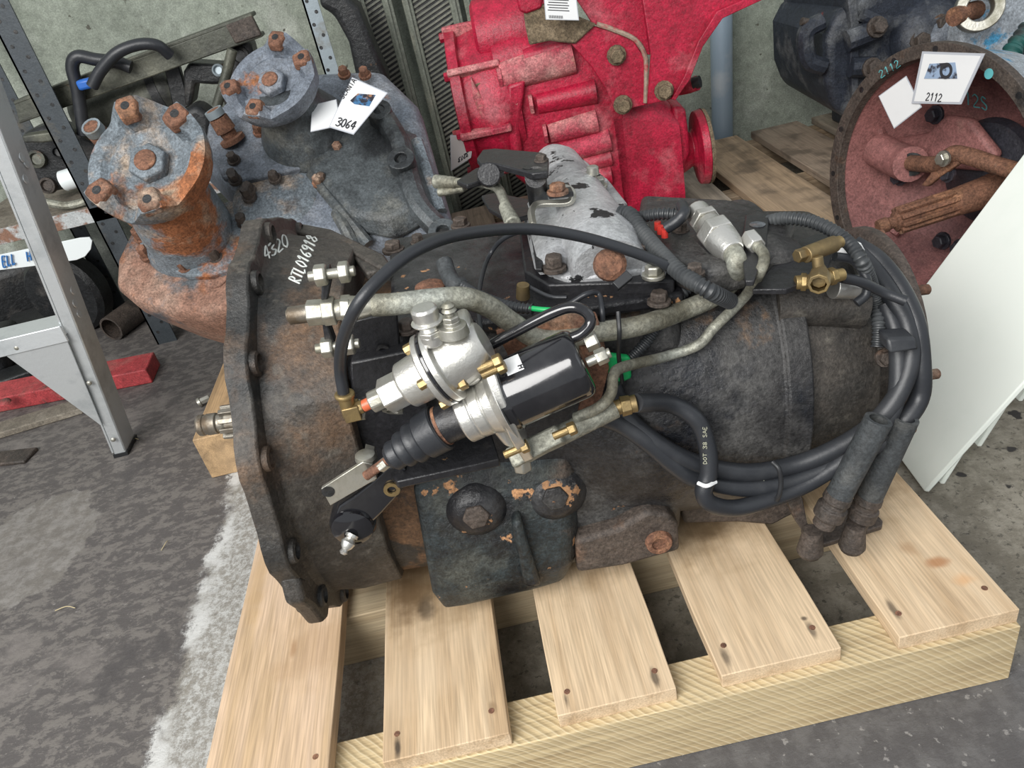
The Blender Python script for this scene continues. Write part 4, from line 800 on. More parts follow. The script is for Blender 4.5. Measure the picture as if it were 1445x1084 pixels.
for b, tp in (((330,200),(300,155)),((165,215),(128,178))):
    a = Q('u', *b, .08 if b[0] > 200 else .20); d = Q('u', *tp, .16 if b[0] > 200 else .30) - a; l_ = d.length
    k = MB().lathe(a, d, [(0,.034),(.012,.034),(.014,.02),(l_*.35,.022),(l_*.36,.027),(l_*.75,.025),(l_*.76,.019),(l_,.019)], 14); so_ = part2('speed_sensor', k, M['rusty'])
    part2('sensor_socket', MB().pipe(a + d, a + d*.80, .024, .017, 16), M['galv'], so_)
k = MB().prism(poly('u', .16, ((130,190),(160,172),(188,180),(190,235),(160,250),(138,215))), -A1*.10); part2('side_port', k, M['rustdust'], bevel=.01)
# ---- paper tags on it
def card(name, label, quad, frm, kind, v, m, group=None, film=1.05, thick=.0016):
    ps = [frm.P(kind, x, y, v) for x, y in quad]; nrm = (ps[1]-ps[0]).cross(ps[3]-ps[0]).normalized(); nrm = nrm if nrm @ (EYE-ps[0]) > 0 else -nrm
    cc = sum(ps, V())/4; r0 = cc
    o = thing(name, label, 'tag', cc, group)
    build('lamination', MB().prism([cc + (p-cc)*film - nrm*thick for p in ps], nrm*thick), M['film'], o, root=r0, flat=True)
    build('card_sheet', MB().prism(ps, nrm*.0006), m, o, root=r0, flat=True)
    return o, ps, nrm, r0
def writeon(o, r0, ps, nrm, text, uv, h, r, m, name='printing'):     # uv origin on the quad, h = char height as a fraction of the side
    ex = (ps[1]-ps[0]); ey = (ps[0]-ps[3]); p0 = ps[3] + ex*uv[0] + ey*uv[1] + nrm*.0010
    exn = ex.normalized()*(ey.length*h*.95); return build(name, script(text, p0, exn, ey*h, r), m, o, root=r0)
o, ps, nn, r0 = card('paper_tag', 'white laminated card reading 3064 beside the grey drive flange', ((497,111),(545,132),(499,188),(466,178)), G2, 'u', .19, M['card'])
build('picture', MB().prism([Q('u', x, y, .1915) for x, y in ((505,132),(530,134),(521,150),(500,147),(494,142))], A1*.0004), mat('blue_engine_picture', (.05,.16,.32), .5, 0, [((.30,.15,.08),30,.5,.56),((.02,.02,.03),50,.5,.55)], 0), o, root=r0, flat=True)
ex = Q('u', 500,184,.1915) - Q('u', 474,178,.1915); ey = Q('u', 476,166,.1915) - Q('u', 471,177,.1915)
build('printing', script('3064', Q('u', 473,177,.192), ex*.36, ey*1.0, .0016), M['ink'], o, root=r0)
ex = Q('u', 498,116,.1915) - Q('u', 479,142,.1915); ey = Q('u', 481,134,.1915) - Q('u', 487,138,.1915)
build('printing', script('SCANIA', Q('u', 484,140,.192), ex*.24, ey*.9, .0010), M['ink'], o, root=r0)
o, ps, nn, r0 = card('paper_tag', 'blank white card tucked left of the card reading 3064', ((441,149),(474,141),(480,176),(439,185)), G2, 'u', .182, M['card'])

# ================================================================ RED GEARBOX
RF = Fr((.37, 2.62, .45), (cos(.10), -sin(.10), 0), (sin(.10), cos(.10), 0), (0, 0, 1))
rd = thing('gearbox', 'dusty bright red gearbox with a bolted bracket, standing on a pallet at the back', 'gearbox', (.37, 2.62, .14))
def part3(name, mb, m, par=None, **k): return build(name, mb, m, par or rd, root=ROOTS[rd.name], **k)
R3 = RF.P; ra, rs, ru = RF.a, RF.s, RF.u
fs = -.19
def rsec(px, yt, yb, dep, rd_=.05):                     # rounded section at the a-position of a pixel column
    pt, pb = R3('s', px - (yb-yt)*0, yt, fs), R3('s', px, yb, fs); t = (pt - RF.O) @ ra; z0, z1 = max(.145, pb.z), pt.z
    pts = []
    for cx_, cz_, a0 in ((fs+rd_, z0+rd_, 180), (fs+dep-rd_, z0+rd_, 270), (fs+dep-rd_, z1-rd_, 0), (fs+rd_, z1-rd_, 90)):
        for k in range(5):
            a = radians(a0 + k*22.5); pts.append(RF.O + ra*t + rs*(cx_ + rd_*cos(a)) + V((0,0,cz_ - RF.O.z + rd_*sin(a))))
    return pts
mid = MB().loft([rsec(690, 62, 265, .38, .07), rsec(725, 48, 300, .40, .07), rsec(800, 50, 320, .42, .07), rsec(868, 70, 330, .42, .06)])
part3('ribbed_housing', mid, M['red'], bevel=.004)
cov = MB().loft([rsec(862, 135, 330, .44, .07), rsec(872, 133, 330, .44, .075), rsec(935, 140, 330, .42, .08), rsec(958, 160, 320, .38, .08)])
part3('rear_cover', cov, M['red'])
part3('cover_seam', MB().loft([rsec(860, 125, 332, .47, .07), rsec(866, 125, 332, .47, .07)]), M['reddust'], bevel=.003)
for (a, b, r_) in (((708,108),(808,78),.036),((758,146),(840,128),.026),((775,188),(842,170),.026),((770,222),(860,196),.026),((800,238),(862,222),.018),((785,262),(862,246),.022),((740,82),(800,64),.02)):
    part3('rib', MB().tube([R3('s', *a, fs+r_*.45), R3('s', *b, fs+r_*.45)], lambda t, q=r_: q*(1.25 + .25*t), 16), M['reddust'] if a[1] in (108,222,188) else M['red'])
for x, y in ((708,108),(752,146),(772,188)): part3('rib_end', MB().hexn(R3('s', x, y, fs-.01), -ra, .03, .012), M['reddust'])
# left bell end with open pockets
bc = R3('s', 695, 140, fs+.20); bR = .235
be = MB().lathe(bc + ra*.09, -ra, [(0,bR*.95),(.03,bR),(.10,bR*1.0),(.16,bR*.93),(.165,bR*1.02),(.195,bR*1.02),(.20,bR*.9),(.16,bR*.85),(.14,bR*.3)], 48, cap=False)
bo3 = part3('bell_end', be, M['red'])
for a in range(8):
    r_ = radians(a*45 + 10); d = rs*cos(r_) + ru*sin(r_); part3('bell_rib', MB().box(bc - ra*.03 + d*bR*1.0, (.16, .02, .035), (ra, ra.cross(d), d)), M['reddust'], bo3, bevel=.004)
    part3('bolt', MB().bolt(bc - ra*.105 + d*bR*.95, -ra, .015), M['red'], bo3)
part3('upper_drum', MB().lathe(R3('s', 672, 58, fs+.15), ra, [(0,.10),(.01,.115),(.12,.12),(.28,.12)], 32), M['red'])
part3('face_pocket', MB().prism([R3('s', x, y, fs-.012) for x, y in ((668,120),(690,112),(702,165),(695,172))], rs*.02), M['mud'], bevel=.003)
part3('front_leg', MB().prism([R3('s', x, y, fs-.03) for x, y in ((715,120),(742,112),(733,180),(738,215),(722,225),(716,180))], rs*.06), M['red'], bevel=.012, seg=3)
part3('lower_rib', MB().prism([R3('s', x, y, fs-.03) for x, y in ((664,110),(692,160),(694,172),(680,170),(668,140))], rs*.04), M['reddust'], bevel=.006)
# output flange on the right
fc = R3('s', 988, 208, fs+.12); 
fo3 = part3('output_flange', MB().lathe(fc, ra, [(-.13,.085),(-.12,.10),(-.03,.055),(-.02,.065),(-.012,.118),(.012,.122),(.016,.112),(.008,.05)], 40), M['red'], bevel=.002)
part3('toothed_ring', MB().lathe(fc + ra*.012, ra, [(0,.123),(.012,.121),(.012,.10)], 40, cap=False), M['mud'], fo3)
part3('hub_casting', MB().prism([R3('s', x, y, fs+.02) for x, y in ((950,150),(968,152),(972,185),(975,215),(962,245),(950,250))], rs*.22), M['red'], bevel=.02, seg=3)
part3('sensor', MB().tube([R3('s', 955, 125, fs+.05), R3('s', 970, 122, fs+.02), R3('s', 984, 117, fs)], .022, 12), M['red'])
part3('sensor_cap', MB().cyl(R3('s', 978, 118, fs), R3('s', 988, 115, fs-.01), .018), M['plastic'])
part3('sensor_pin', MB().cyl(R3('s', 974, 105, fs), R3('s', 970, 84, fs), .006), M['red'])
for y in (205, 222, 240, 258, 275): part3('seam_tooth', MB().box(R3('s', 953, y, fs+.03), (.015,.02,.014)), M['reddust'], bevel=.002)
# bracket
b0 = fs - .05
k = MB().prism([R3('s', x, y, b0) for x, y in ((806,62),(832,36),(862,42),(893,56),(908,78),(914,148),(868,157),(856,128),(836,96))], rs*.018); br3 = part3('bracket', k, M['red'], bevel=.003)
part3('bracket_face', MB().prism([R3('s', x, y, b0-.004) for x, y in ((806,-12),(905,-12),(918,78),(908,76),(893,54),(862,40),(836,34))], rs*.02), M['red'], br3, bevel=.003)
part3('bracket_arm', MB().prism([R3('s', x, y, b0-.05) for x, y in ((905,-12),(1100,-18),(1050,4),(1010,24),(985,62),(968,110),(950,140),(914,148),(919,78))], rs*.018 ), M['red'], br3, bevel=.003)
part3('bracket_flange', MB().prism([R3('s', x, y, b0-.07) for x, y in ((1012,16),(1100,-22),(1110,-16),(1020,26),(992,66),(974,112),(953,142),(948,140),(966,108),(986,58))], rs*.11), M['red'], br3, bevel=.002)
part3('muddy_plate', MB().prism([R3('s', x, y, b0-.012) for x, y in ((738,10),(775,6),(825,28),(842,34),(812,62),(790,60),(776,58),(747,64),(742,40))], rs*.03), M['mud'], br3, bevel=.005)
part3('worn_edge', MB().tube([R3('s', 842,34,b0-.006), R3('s', 866,42,b0-.006), R3('s', 896,56,b0-.006), R3('s', 910,78,b0-.006), R3('s', 912,110,b0-.006), R3('s', 911,145,b0-.006)], .007, 8), mat('worn_beige_edge', (.34,.26,.20), .7, 0, [((.40,.05,.06),20,.5,.6)], .2), br3)
for x, y in ((870,78),(879,148),(937,128)): part3('bracket_bolt', MB().bolt(R3('s', x, y, b0-.01 if x < 900 else b0-.055), -rs, .021), M['mud'], br3, bevel=.001)
part3('upper_arm', MB().prism([R3('s', x, y, b0-.02) for x, y in ((725,-15),(770,-15),(764,12),(742,20),(733,16))], rs*.05), M['red'], br3, bevel=.006)
o, ps, nn, r0 = card('paper_tag', 'white stock label with lines of small print and a barcode on the red gearbox', ((768,-8),(812,-6),(816,28),(771,27)), RF, 's', b0-.09, M['card'])
k = MB()
for i in range(5): k.box(ps[3]*(1-.1-i*.0) + ps[3]*.1 + (ps[1]-ps[0])*.42 + (ps[0]-ps[3])*(.80-i*.105) + nn*.001, ((ps[1]-ps[0]).length*(.70 - .08*(i % 2)), (ps[0]-ps[3]).length*.035, .0006), ((ps[1]-ps[0]).normalized(), (ps[0]-ps[3]).normalized(), nn))
for i in range(14): k.box(ps[3] + (ps[1]-ps[0])*(.10 + i*.033) + (ps[0]-ps[3])*.11 + nn*.001, ((ps[1]-ps[0]).length*.016, (ps[0]-ps[3]).length*.12, .0006), ((ps[1]-ps[0]).normalized(), (ps[0]-ps[3]).normalized(), nn))
build('printing', k, M['ink'], o, root=r0, kind='stuff')
o, ps, nn, r0 = card('paper_tag', 'grey card reading 3213 upside down, left of the red gearbox', ((636,192),(668,192),(664,222),(637,240)), RF, 's', fs-.02, M['cardgrey'])
writeon(o, r0, [ps[2], ps[3], ps[0], ps[1]], nn, '3213', (.15, .62), .22, .0014, M['ink'])
k = MB().prism([R3('s', x, y, fs-.015) for x, y in ((638,186),(684,178),(686,186),(640,193))], rs*.012); part3('strap', k, M['redbar'])

# ================================================================ RING BELL GEARBOX, RIGHT
az, el = 3.372, .10
Ra = V((cos(az)*cos(el), sin(az)*cos(el), sin(el))); Rs = V((0,0,1)).cross(Ra).normalized(); Ru = Ra.cross(Rs)
RG = Fr((1.10, 1.735, .345), Ra, Rs, Ru)
rg = thing('gearbox', 'gearbox with a big round rust-rimmed red oxide bell, right of the red gearbox', 'gearbox', (1.35, 1.75, 0))
def part4(name, mb, m, par=None, **k): return build(name, mb, m, par or rg, root=ROOTS[rg.name], **k)
R4 = RG.P; RR = .335
rimm = MB().lathe(RG.L(-.02,0,0), Ra, [(0,RR),(.022,RR),(.022,RR*.905),(.012,RR*.90),(.0,RR*.89)], 72, cap=False)
ro4 = part4('bell_rim', rimm, M['iron'], bevel=.0015)
trim = bvh(rimm)
inn = MB().lathe(RG.L(-.02,0,0), Ra, [(0,RR*.90),(-.06,RR*.86),(-.13,RR*.80),(-.19,RR*.66),(-.22,RR*.50),(-.225,.0)], 64, cap=False)
io4 = part4('bell_inside', inn, M['oxide']); tin = bvh(inn)
part4('bell_outside', MB().lathe(RG.L(-.02,0,0), Ra, [(0,RR),(-.02,RR*.95),(-.15,RR*.88),(-.26,RR*.70),(-.28,RR*.60)], 64, cap=False), M['lightblue'])
part4('gear_case', MB().prism([RG.L(-.26, a, b) for a, b in ((-.18,-.22),(.12,-.22),(.14,.1),(.12,.22),(-.15,.22),(-.2,.1))], -Ra*.5), M['oxide'], bevel=.02, seg=3)
for k_ in range(16):
    a = 2*pi*k_/16 + .1; part4('rim_hole', MB().lathe(RG.L(.0022, RR*.955*cos(a), RR*.955*sin(a)), Ra, [(0,.0075),(.0008,.0075)], 12), M['junk'], ro4)
# bosses inside
def in4(x, y, v): return R4('t', x, y, v)
k = MB().tube([in4(1240,212,-.09), in4(1272,228,-.07), in4(1285,232,-.05)], .045, 16); part4('fork_shaft_boss', k, M['oxide'], io4)
part4('boss_bore', MB().lathe(in4(1287,232,-.05), Ra*.2 - Rs*0 + (in4(1287,232,-.05)-in4(1240,212,-.09)), [(0,.030),(.001,.030)], 20), M['junk'], io4)
part4('bearing_retainer', MB().lathe(RG.L(-.215, 0, 0), Ra, [(0,.135),(.02,.125),(.03,.085),(.05,.075),(.06,.045)], 40), M['dkoil'], io4)
for x, y, v in ((1270,250,-.12),(1320,162,-.15),(1368,204,-.17),(1398,222,-.16),(1330,340,-.14),(1355,350,-.15)):
    part4('bolt', MB().bolt(in4(x, y, v), Ra, .018, .018), M['dkoil'], io4, bevel=.001)
k = MB().prism([in4(x, y, -.17) for x, y in ((1262,195),(1320,185),(1345,160),(1380,165),(1420,215),(1400,240),(1340,235),(1290,225))], Ra*.03); part4('cast_web', k, M['oxide'], io4, bevel=.012, seg=3)
for pts in (((1225,140),(1262,200)),((1240,180),(1265,255)),((1260,330),(1300,285))):
    part4('inner_rib', MB().tube([in4(*pts[0], -.10), in4(*pts[1], -.17)], .014, 8), M['oxide'], io4)
# shaft
k = MB(); tip = in4(1238, 321, .14); root_ = in4(1420, 262, -.16); d = (root_-tip); l_ = d.length; d.normalize()
k.lathe(tip, d, [(0,.006),(.001,.017),(.024,.019),(.026,.015),(.040,.015),(.044,.024),(l_*.56,.025),(l_*.60,.034),(l_*.8,.038),(l_,.045)], 28)
x_, y_ = perp(d)
for i in range(10):
    a = 2*pi*i/10; e_ = x_*cos(a) + y_*sin(a); k.box(tip + d*(.05 + l_*.22) + e_*.028, (l_*.44, .010, .012), (d, d.cross(e_), e_))
part4('splined_shaft', k, M['rusty'], bevel=.0015)
# fork
fk = MB().tube([in4(1286,230,-.04), in4(1318,232,-.02), in4(1334,224,-.02), in4(1348,217,-.02), in4(1372,222,-.03), in4(1405,233,-.05), in4(1450,246,-.06)], .020, 12); fk_o = part4('release_fork', fk, M['rusty'])
part4('fork_finger', MB().prism([in4(x, y, -.01) for x, y in ((1318,228),(1352,218),(1352,232),(1325,250),(1308,264),(1299,262),(1312,246))], -Ra*.015), M['rusty'], fk_o, bevel=.003)
part4('fork_pin', MB().bolt(in4(1331,224,.01), Ra, .014, .012), M['steel'], fk_o); part4('fork_pin', MB().bolt(in4(1337,245,-.03), Ra, .016, .012), M['dkoil'], fk_o)
part4('paint_number', script_hit('2112', trim, (1243,110), (10,-6.2), (-3.5,-9), .001), M['teal'], ro4, label='turquoise hand-painted number 2112')
part4('paint_dot', MB().lathe(hit(trim, 1396, 104, .001) or in4(1396,104,.004), Ra, [(0,.011),(.0008,.011)], 20), M['teal'], ro4, label='turquoise paint dot')
part4('paint_number', script_hit('12S', tin, (1362,146), (16,5), (-2,-18), .0015), M['teal'], io4, label='turquoise handwriting inside the bell')
o, ps, nn, r0 = card('paper_tag', 'white laminated card with a gearbox photo hanging on the rust-rimmed round bell', ((1304,76),(1384,79),(1354,144),(1290,143)), RG, 't', .05, M['card'], film=1.10)
build('picture', MB().prism([R4('t', x, y, .0515) for x, y in ((1312,90),(1348,88),(1351,111),(1304,111))], Ra*.0004), mat('small_photo_print', (.30,.40,.55), .5, 0, [((.03,.03,.04),38,.44,.50)], 0), o, root=r0, flat=True)
build('picture_ring', MB().holed(R4('t', 1335, 100, .0522), Ra, .017, .010, .0005), M['ink'], o, root=r0)
writeon(o, r0, ps, nn, '2112', (.22, .05), .16, .0012, M['ink'])
o, ps, nn, r0 = card('paper_tag', 'small blank white card left of the photo card on the round bell', ((1278,109),(1299,151),(1262,180),(1241,136)), RG, 't', .045, M['card'])

# ================================================================ DARK GEARBOX AT THE BACK RIGHT
BY = Fr((1.6, 2.62, .5), (1,0,0), (0,1,0), (0,0,1)); R5 = BY.P
bk = thing('gearbox', 'dark blue-black gearbox with red paint chips at the back wall, above the round bell', 'gearbox', (1.7, 2.8, .13))
def part5(name, mb, m, par=None, **k): return build(name, mb, m, par or bk, root=ROOTS[bk.name], **k)
f5 = 0
body = MB().taper([R5('s', x, y, -.06) for x, y in ((1166,50),(1182,20),(1205,0),(1250,-30),(1480,-60),(1480,140),(1300,178),(1212,176),(1180,160),(1166,120))], V((0,.5,0)), .9)
part5('case', body, M['blackblue'], bevel=.03, seg=4)
part5('case_foot', MB().box((1.75, 2.82, .203), (.5, .42, .14)), M['blackblue'], bevel=.01)
part5('joint_flange', MB().prism([R5('s', x, y, -.085) for x, y in ((1196,-5),(1208,-10),(1214,40),(1212,120),(1216,142),(1204,140),(1200,90),(1202,40))], V((0,.5,0))), M['blackblue'], bevel=.004)
k = MB().tube([R5('s',1160,30,-.05), R5('s',1140,42,-.05), R5('s',1136,62,-.05), R5('s',1142,86,-.05), R5('s',1162,94,-.05)], .028, 10); eo5 = part5('end_yoke', k, M['blackblue'])
for x, y in ((1133,30),(1131,74)): part5('yoke_bolt', MB().cyl(R5('s',x-2,y,-.05), R5('s',x+8,y+2,-.05), .012), M['iron'], eo5)
for a, b, r_ in (((1195,58),(1240,40),.035),((1200,95),(1236,94),.032),((1215,20),(1250,36),.02)):
    part5('case_arm', MB().tube([R5('s',*a,-.09), R5('s',*b,-.10)], r_, 10), M['blackblue'])
for x, y in ((1238,38),(1231,96),(1328,35),(1298,58)): part5('bolt', MB().bolt(R5('s',x,y,-.13), (0,-1,.3), .024), M['iron'], bevel=.001)
part5('shift_dome', MB().dome(R5('s',1310,50,-.08), (0,-1,.4), .12, .07), M['blackblue'])
part5('side_arm', MB().tube([R5('s',1300,70,-.10), R5('s',1335,45,-.13), R5('s',1360,42,-.13)], .05, 12), M['grey'])
sv_ = thing('housing', 'silver casting with flaking light blue paint at the top right corner', 'housing', (2.0, 2.3, .0))
def part6(name, mb, m, par=None, **k): return build(name, mb, m, par or sv_, root=ROOTS[sv_.name], **k)
k = MB().taper([R5('s', x, y, -.30) for x, y in ((1356,50),(1362,30),(1385,2),(1400,-30),(1490,-50),(1490,60),(1420,80),(1380,82),(1352,70))], V((0,.09,0)), .9); part6('casting', k, M['lightblue'], bevel=.015, seg=3)
part6('support_leg', MB().box((2.16, 2.42, .25), (.2,.12,.5)), M['lightblue'], bevel=.01)
part6('bearing_ring', MB().holed(R5('s',1378,14,-.34), (-.5,-1,.3), .062, .034, .07, 32), M['steel'], bevel=.003)
part6('rusty_shaft', MB().tube([R5('s',1378,14,-.33), R5('s',1362,18,-.36), R5('s',1346,24,-.38)], .026, 12), M['rusty'])
o = build('hose', MB().tube([R5('s',1452,40,-.42), R5('s',1424,82,-.45), R5('s',1436,104,-.45), R5('s',1470,140,-.45)], .028, 12, .006), mat('green_black_corrugated', (.02,.10,.09), .4, 0, [((.04,.05,.05),5,.5,.6)], 0), root=(1.7,2.1,.4)); tag(o, 'dark green corrugated hose loop at the right edge above the round bell', 'hose')

# ================================================================ LEANING PANELS, RIGHT
pd = V((976, -229, 1684)).normalized(); P0 = wz(1303, 700, 0); P1 = wz(1196, 553, 0)
wv = (P1-P0); wv = wv - pd*(wv @ pd)*0; pn = wv.cross(pd).normalized(); pn = pn if pn.x > 0 else -pn
def panel(label, base, L_, th, wscale=1.0, m=None, tilt=0, lift=0):
    d = (pd + V((tilt, 0, 0))).normalized(); q = [base, base + wv*wscale, base + wv*wscale + d*L_, base + d*L_]
    nn_ = (q[1]-q[0]).cross(d).normalized(); nn_ = nn_ if nn_.x > 0 else -nn_
    o = build('panel', MB().prism([p + V((0,0,.012)) for p in q], nn_*th), m or M['panel'], root=base, bevel=.003); return tag(o, label, 'panel', 'pale panels leaning in a stack')
panel('large pale white-green panel at the front of the leaning stack, right edge', P0, .80, .012)
for i, (x, y, t_) in enumerate(((1326,690,.05),(1378,637,.10),(1436,573,.15))):
    b_ = wz(x, y, 0); panel(('pale panel corner showing lowest behind the large leaning panel','middle of the three pale panel corners poking out behind the large panel','farthest right pale panel corner poking out behind the large panel')[i], b_ + V((-.0,0,0)), .13, .010, .45, tilt=-.25)

# ================================================================ WALL PIPE, RADIATORS
o = build('wall_pipe', MB().cyl(V((wy(1023,-80,3.24).x, 3.24, 1.3)), V((wy(1018,190,3.24).x, 3.24, 0)), .044, n=24), M['pole'], root=(wy(1018,190,3.24).x, 3.24, 0)); tag(o, 'blue-grey vertical pipe against the wall right of the red gearbox', 'pipe')
def radiator(label, xl, xr, Y_, z0, z1, lean=0.06):
    t = thing('radiator', label, 'radiator', ((xl+xr)/2, Y_, z0), 'old radiators leaning at the wall'); r0 = ROOTS[t.name]
    sh = lambda x, z, d=0: V((x, Y_ + d + (z-z0)*lean, z))
    for xx, wd in ((xl, .035), (xr-.035, .035)):
        build('side_rail', MB().prism([sh(xx,z0,-.02), sh(xx+wd,z0,-.02), sh(xx+wd,z1,-.02), sh(xx,z1,-.02)], V((0,.07,0))), M['finframe'], t, root=r0, bevel=.004)
        build('rail_lip', MB().prism([sh(xx+wd*.35,z0,-.032), sh(xx+wd*.6,z0,-.032), sh(xx+wd*.6,z1,-.032), sh(xx+wd*.35,z1,-.032)], V((0,.014,0))), M['finframe'], t, root=r0)
    build('core', MB().prism([sh(xl+.035,z0), sh(xr-.035,z0), sh(xr-.035,z1), sh(xl+.035,z1)], V((0,.03,0))), M['junk'], t, root=r0)
    k = MB(); w_ = xr-xl-.07; nn_ = int((z1-z0)/.017)
    for i in range(nn_):
        z = z0 + .017*i; p = sh(xl+.035, z, -.006); q = sh(xr-.035, z+w_*.35, -.006); k.prism([p, q, q+V((0,0,.0075)), p+V((0,0,.0075))], V((0,.014,0)))
    build('fin', k, M['fin'], t, root=r0, kind='stuff', flat=True)
Yr = 3.06
def xr_(x, y, Y_=Yr): return wy(x, y, Y_).x
z_b = .16
radiator('tall dusty radiator core nearest the grey gearbox, leaning at the wall', xr_(498,0), xr_(552,0), Yr, .0, 1.25)
radiator('tall dusty radiator core in the middle, behind the red gearbox', xr_(566,0), xr_(648,0), Yr+.02, .0, 1.25)
radiator('dusty radiator core farthest right, mostly behind the red gearbox', xr_(655,0), xr_(720,0), Yr+.04, .0, 1.25)
def slab(name, pts, Y_, th, m, label=None, cat=None, par=None, root=None, bevel=.004, seg=2):
    k = MB().prism([wy(x, y, Y_) for x, y in pts], V((0, th, 0)))
    if par is not None: return build(name, k, m, par, root=ROOTS[par.name], bevel=bevel, seg=seg)
    c = wy(sum(p[0] for p in pts)/len(pts), max(p[1] for p in pts), Y_)
    o = build(name, k, m, root=c, bevel=bevel, seg=seg)
    return tag(o, label, cat) if label else o
slab('plastic_duct', ((452,-20),(480,-12),(506,10),(522,50),(548,110),(552,150),(530,160),(505,120),(492,60),(470,20),(450,10)), 2.78, .18, M['junk'], 'large black curved plastic duct behind the rack post and grey gearbox', 'duct', bevel=.02, seg=3)

# ================================================================ RACK WITH PARTS, LEFT
rk = thing('shelving_rack', 'slotted steel shelving rack full of greasy parts along the left wall', 'shelving', (-1.3, 2.8, 0))
def part7(name, mb, m, par=None, **k): return build(name, mb, m, par or rk, root=ROOTS[rk.name], **k)
def post(px_, py_, Y_, w_, m, both=True):
    x = wy(px_, py_, Y_).x; zt = 1.35
    o = part7('upright', MB().prism([V((x-w_/2,Y_,0)),V((x+w_/2,Y_,0)),V((x+w_/2,Y_,zt)),V((x-w_/2,Y_,zt))], V((0,.006,0))).prism([V((x-w_/2,Y_,0)),V((x-w_/2,Y_+w_,0)),V((x-w_/2,Y_+w_,zt)),V((x-w_/2,Y_,zt))], V((.006,0,0))), m)
    k = MB(); 
    for i in range(36): k.lathe((x + (w_*.2 if i % 2 else -w_*.2), Y_-.0005, .05+i*.036), (0,-1,0), [(0,.006),(.0006,.006)], 10)
    part7('slot_hole', k, M['junk'], o, kind='stuff'); return o
post(22, 60, 2.70, .075, M['rack']); post(446, 30, 2.86, .050, M['galv']); post(140, 380, 3.15, .06, M['rack'])
zs = wy(130, 300, 2.70).z
xl_, xr2 = wy(0, 320, 2.7).x - .2, wy(446, 30, 2.86).x
part7('shelf', MB().box(((xl_+xr2)/2, 2.98, zs+.010), (xr2-xl_, .50, .012)), M['brownbar'])
part7('shelf_beam', MB().prism([V((xl_,2.70,zs-.035)),V((xr2,2.70,zs-.035)),V((xr2,2.70,zs+.016)),V((xl_,2.70,zs+.016))], V((0,.012,0))), M['shelfm'], bevel=.002)
zs2 = .30
o = thing('steel_channel', 'long grimy steel channel lying slanted on top of the shelf parts', 'channel', (wy(190,100,2.78).x, 2.78, zs)); r0 = ROOTS[o.name]
slab('web', ((20,147),(356,22),(370,50),(27,174)), 2.78, .012, M['channel'], par=o); slab('upper_flange', ((18,143),(354,18),(357,24),(20,149)), 2.78, .08, M['channel'], par=o); slab('lower_flange', ((25,170),(368,46),(371,52),(27,175)), 2.78, .06, M['channel'], par=o)
slab('rusty_end', ((318,36),(355,22),(369,50),(332,62)), 2.772, .01, M['iron'], par=o)
def c7(name, label, cat, parts):
    b = parts[0][1][0]; o = thing(name, label, cat, (b[0], b[1], zs+.016))
    for nm, pts, r_, m in parts: build(nm, MB().tube(pts, r_, 14), M[m], o, root=ROOTS[o.name])
    return o
def y(px_, py_, Y_=2.85): return wy(px_, py_, Y_)
a_, b_ = y(112,172,2.95), y(252,120,2.95); d_ = (b_-a_)
o = thing('air_tank', 'long dark cylindrical tank lying on the shelf under the steel channel', 'tank', (a_.x, 2.95, zs+.016))
build('tank_body', MB().lathe(a_, d_, [(0,.03),(.01,.075),(.04,.09),(d_.length-.04,.09),(d_.length-.01,.075),(d_.length,.03)], 32), M['channel'], o, root=ROOTS[o.name])
build('tank_band', MB().lathe(a_+d_*.8, d_, [(0,.093),(.03,.093)], 32), M['junk'], o, root=ROOTS[o.name])
build('end_plate', MB().prism([y(x, yy, 2.87) for x, yy in ((232,100),(252,92),(268,150),(246,158))], V((0,.03,0))), M['junk'], o, root=ROOTS[o.name], bevel=.004)
c7('rubber_pipe', 'thick black hose arching in front of the wall above the dark tank', 'hose', [('hose', [y(118,190,2.74), y(110,130,2.74), y(102,95,2.74), y(110,80,2.74), y(135,84,2.745), y(165,88,2.75), y(185,95,2.75)], .020, 'rubber')])
c7('rubber_pipe', 'black hose looping over the top of the steel channel', 'hose', [('hose', [y(130,122,2.69), y(142,100,2.69), y(165,75,2.69), y(195,63,2.70), y(222,64,2.71), y(240,78,2.73)], .018, 'rubber')])
o = build('hose_clamp', MB().box(y(122,118,2.71), (.05,.04,.03)), mat('blue_plastic', (.02,.12,.45), .4, 0, (), 0), root=y(122,118,2.71), bevel=.008); tag(o, 'small bright blue clip on the hose above the dark tank', 'clip')
o = thing('filter_canister', 'white cylindrical filter lying among black parts on the shelf', 'filter', y(110,262,2.74)); a_, b_ = y(88,256,2.74), y(138,240,2.74)
build('canister_body', MB().lathe(a_, b_-a_, [(0,.02),(.004,.034),((b_-a_).length*.9,.034),((b_-a_).length,.028)], 24), M['white'], o, root=ROOTS[o.name]); build('blue_cap', MB().cyl(b_, b_ + (b_-a_)*.12, .024), bpy.data.materials['blue_plastic'], o, root=ROOTS[o.name])
o = thing('lower_pipe', 'grey curved pipe along the shelf edge under the white filter', 'pipe', y(100,292,2.73)); build('pipe', MB().tube([y(62,285,2.73), y(95,290,2.73), y(125,282,2.73), y(150,265,2.74)], .014, 10), M['tube'], o, root=ROOTS[o.name])
def lump(name, label, cat, pts, Y_, th, m='junk', bev=.02, extra=()):
    o = thing(name, label, cat, (wy(*pts[0], Y_).x, Y_, zs+.016 if max(p[1] for p in pts) < 320 else 0))
    slab('body', pts, Y_, th, M[m], par=o, bevel=bev, seg=3)
    for nm, q, r_, mm in extra: build(nm, MB().lathe(wy(*q, Y_), (0,-1,.3), [(0,r_),(.02,r_),(.024,r_*.7),(.012,r_*.6),(.012,0)], 20), M[mm], o, root=ROOTS[o.name])
    return o
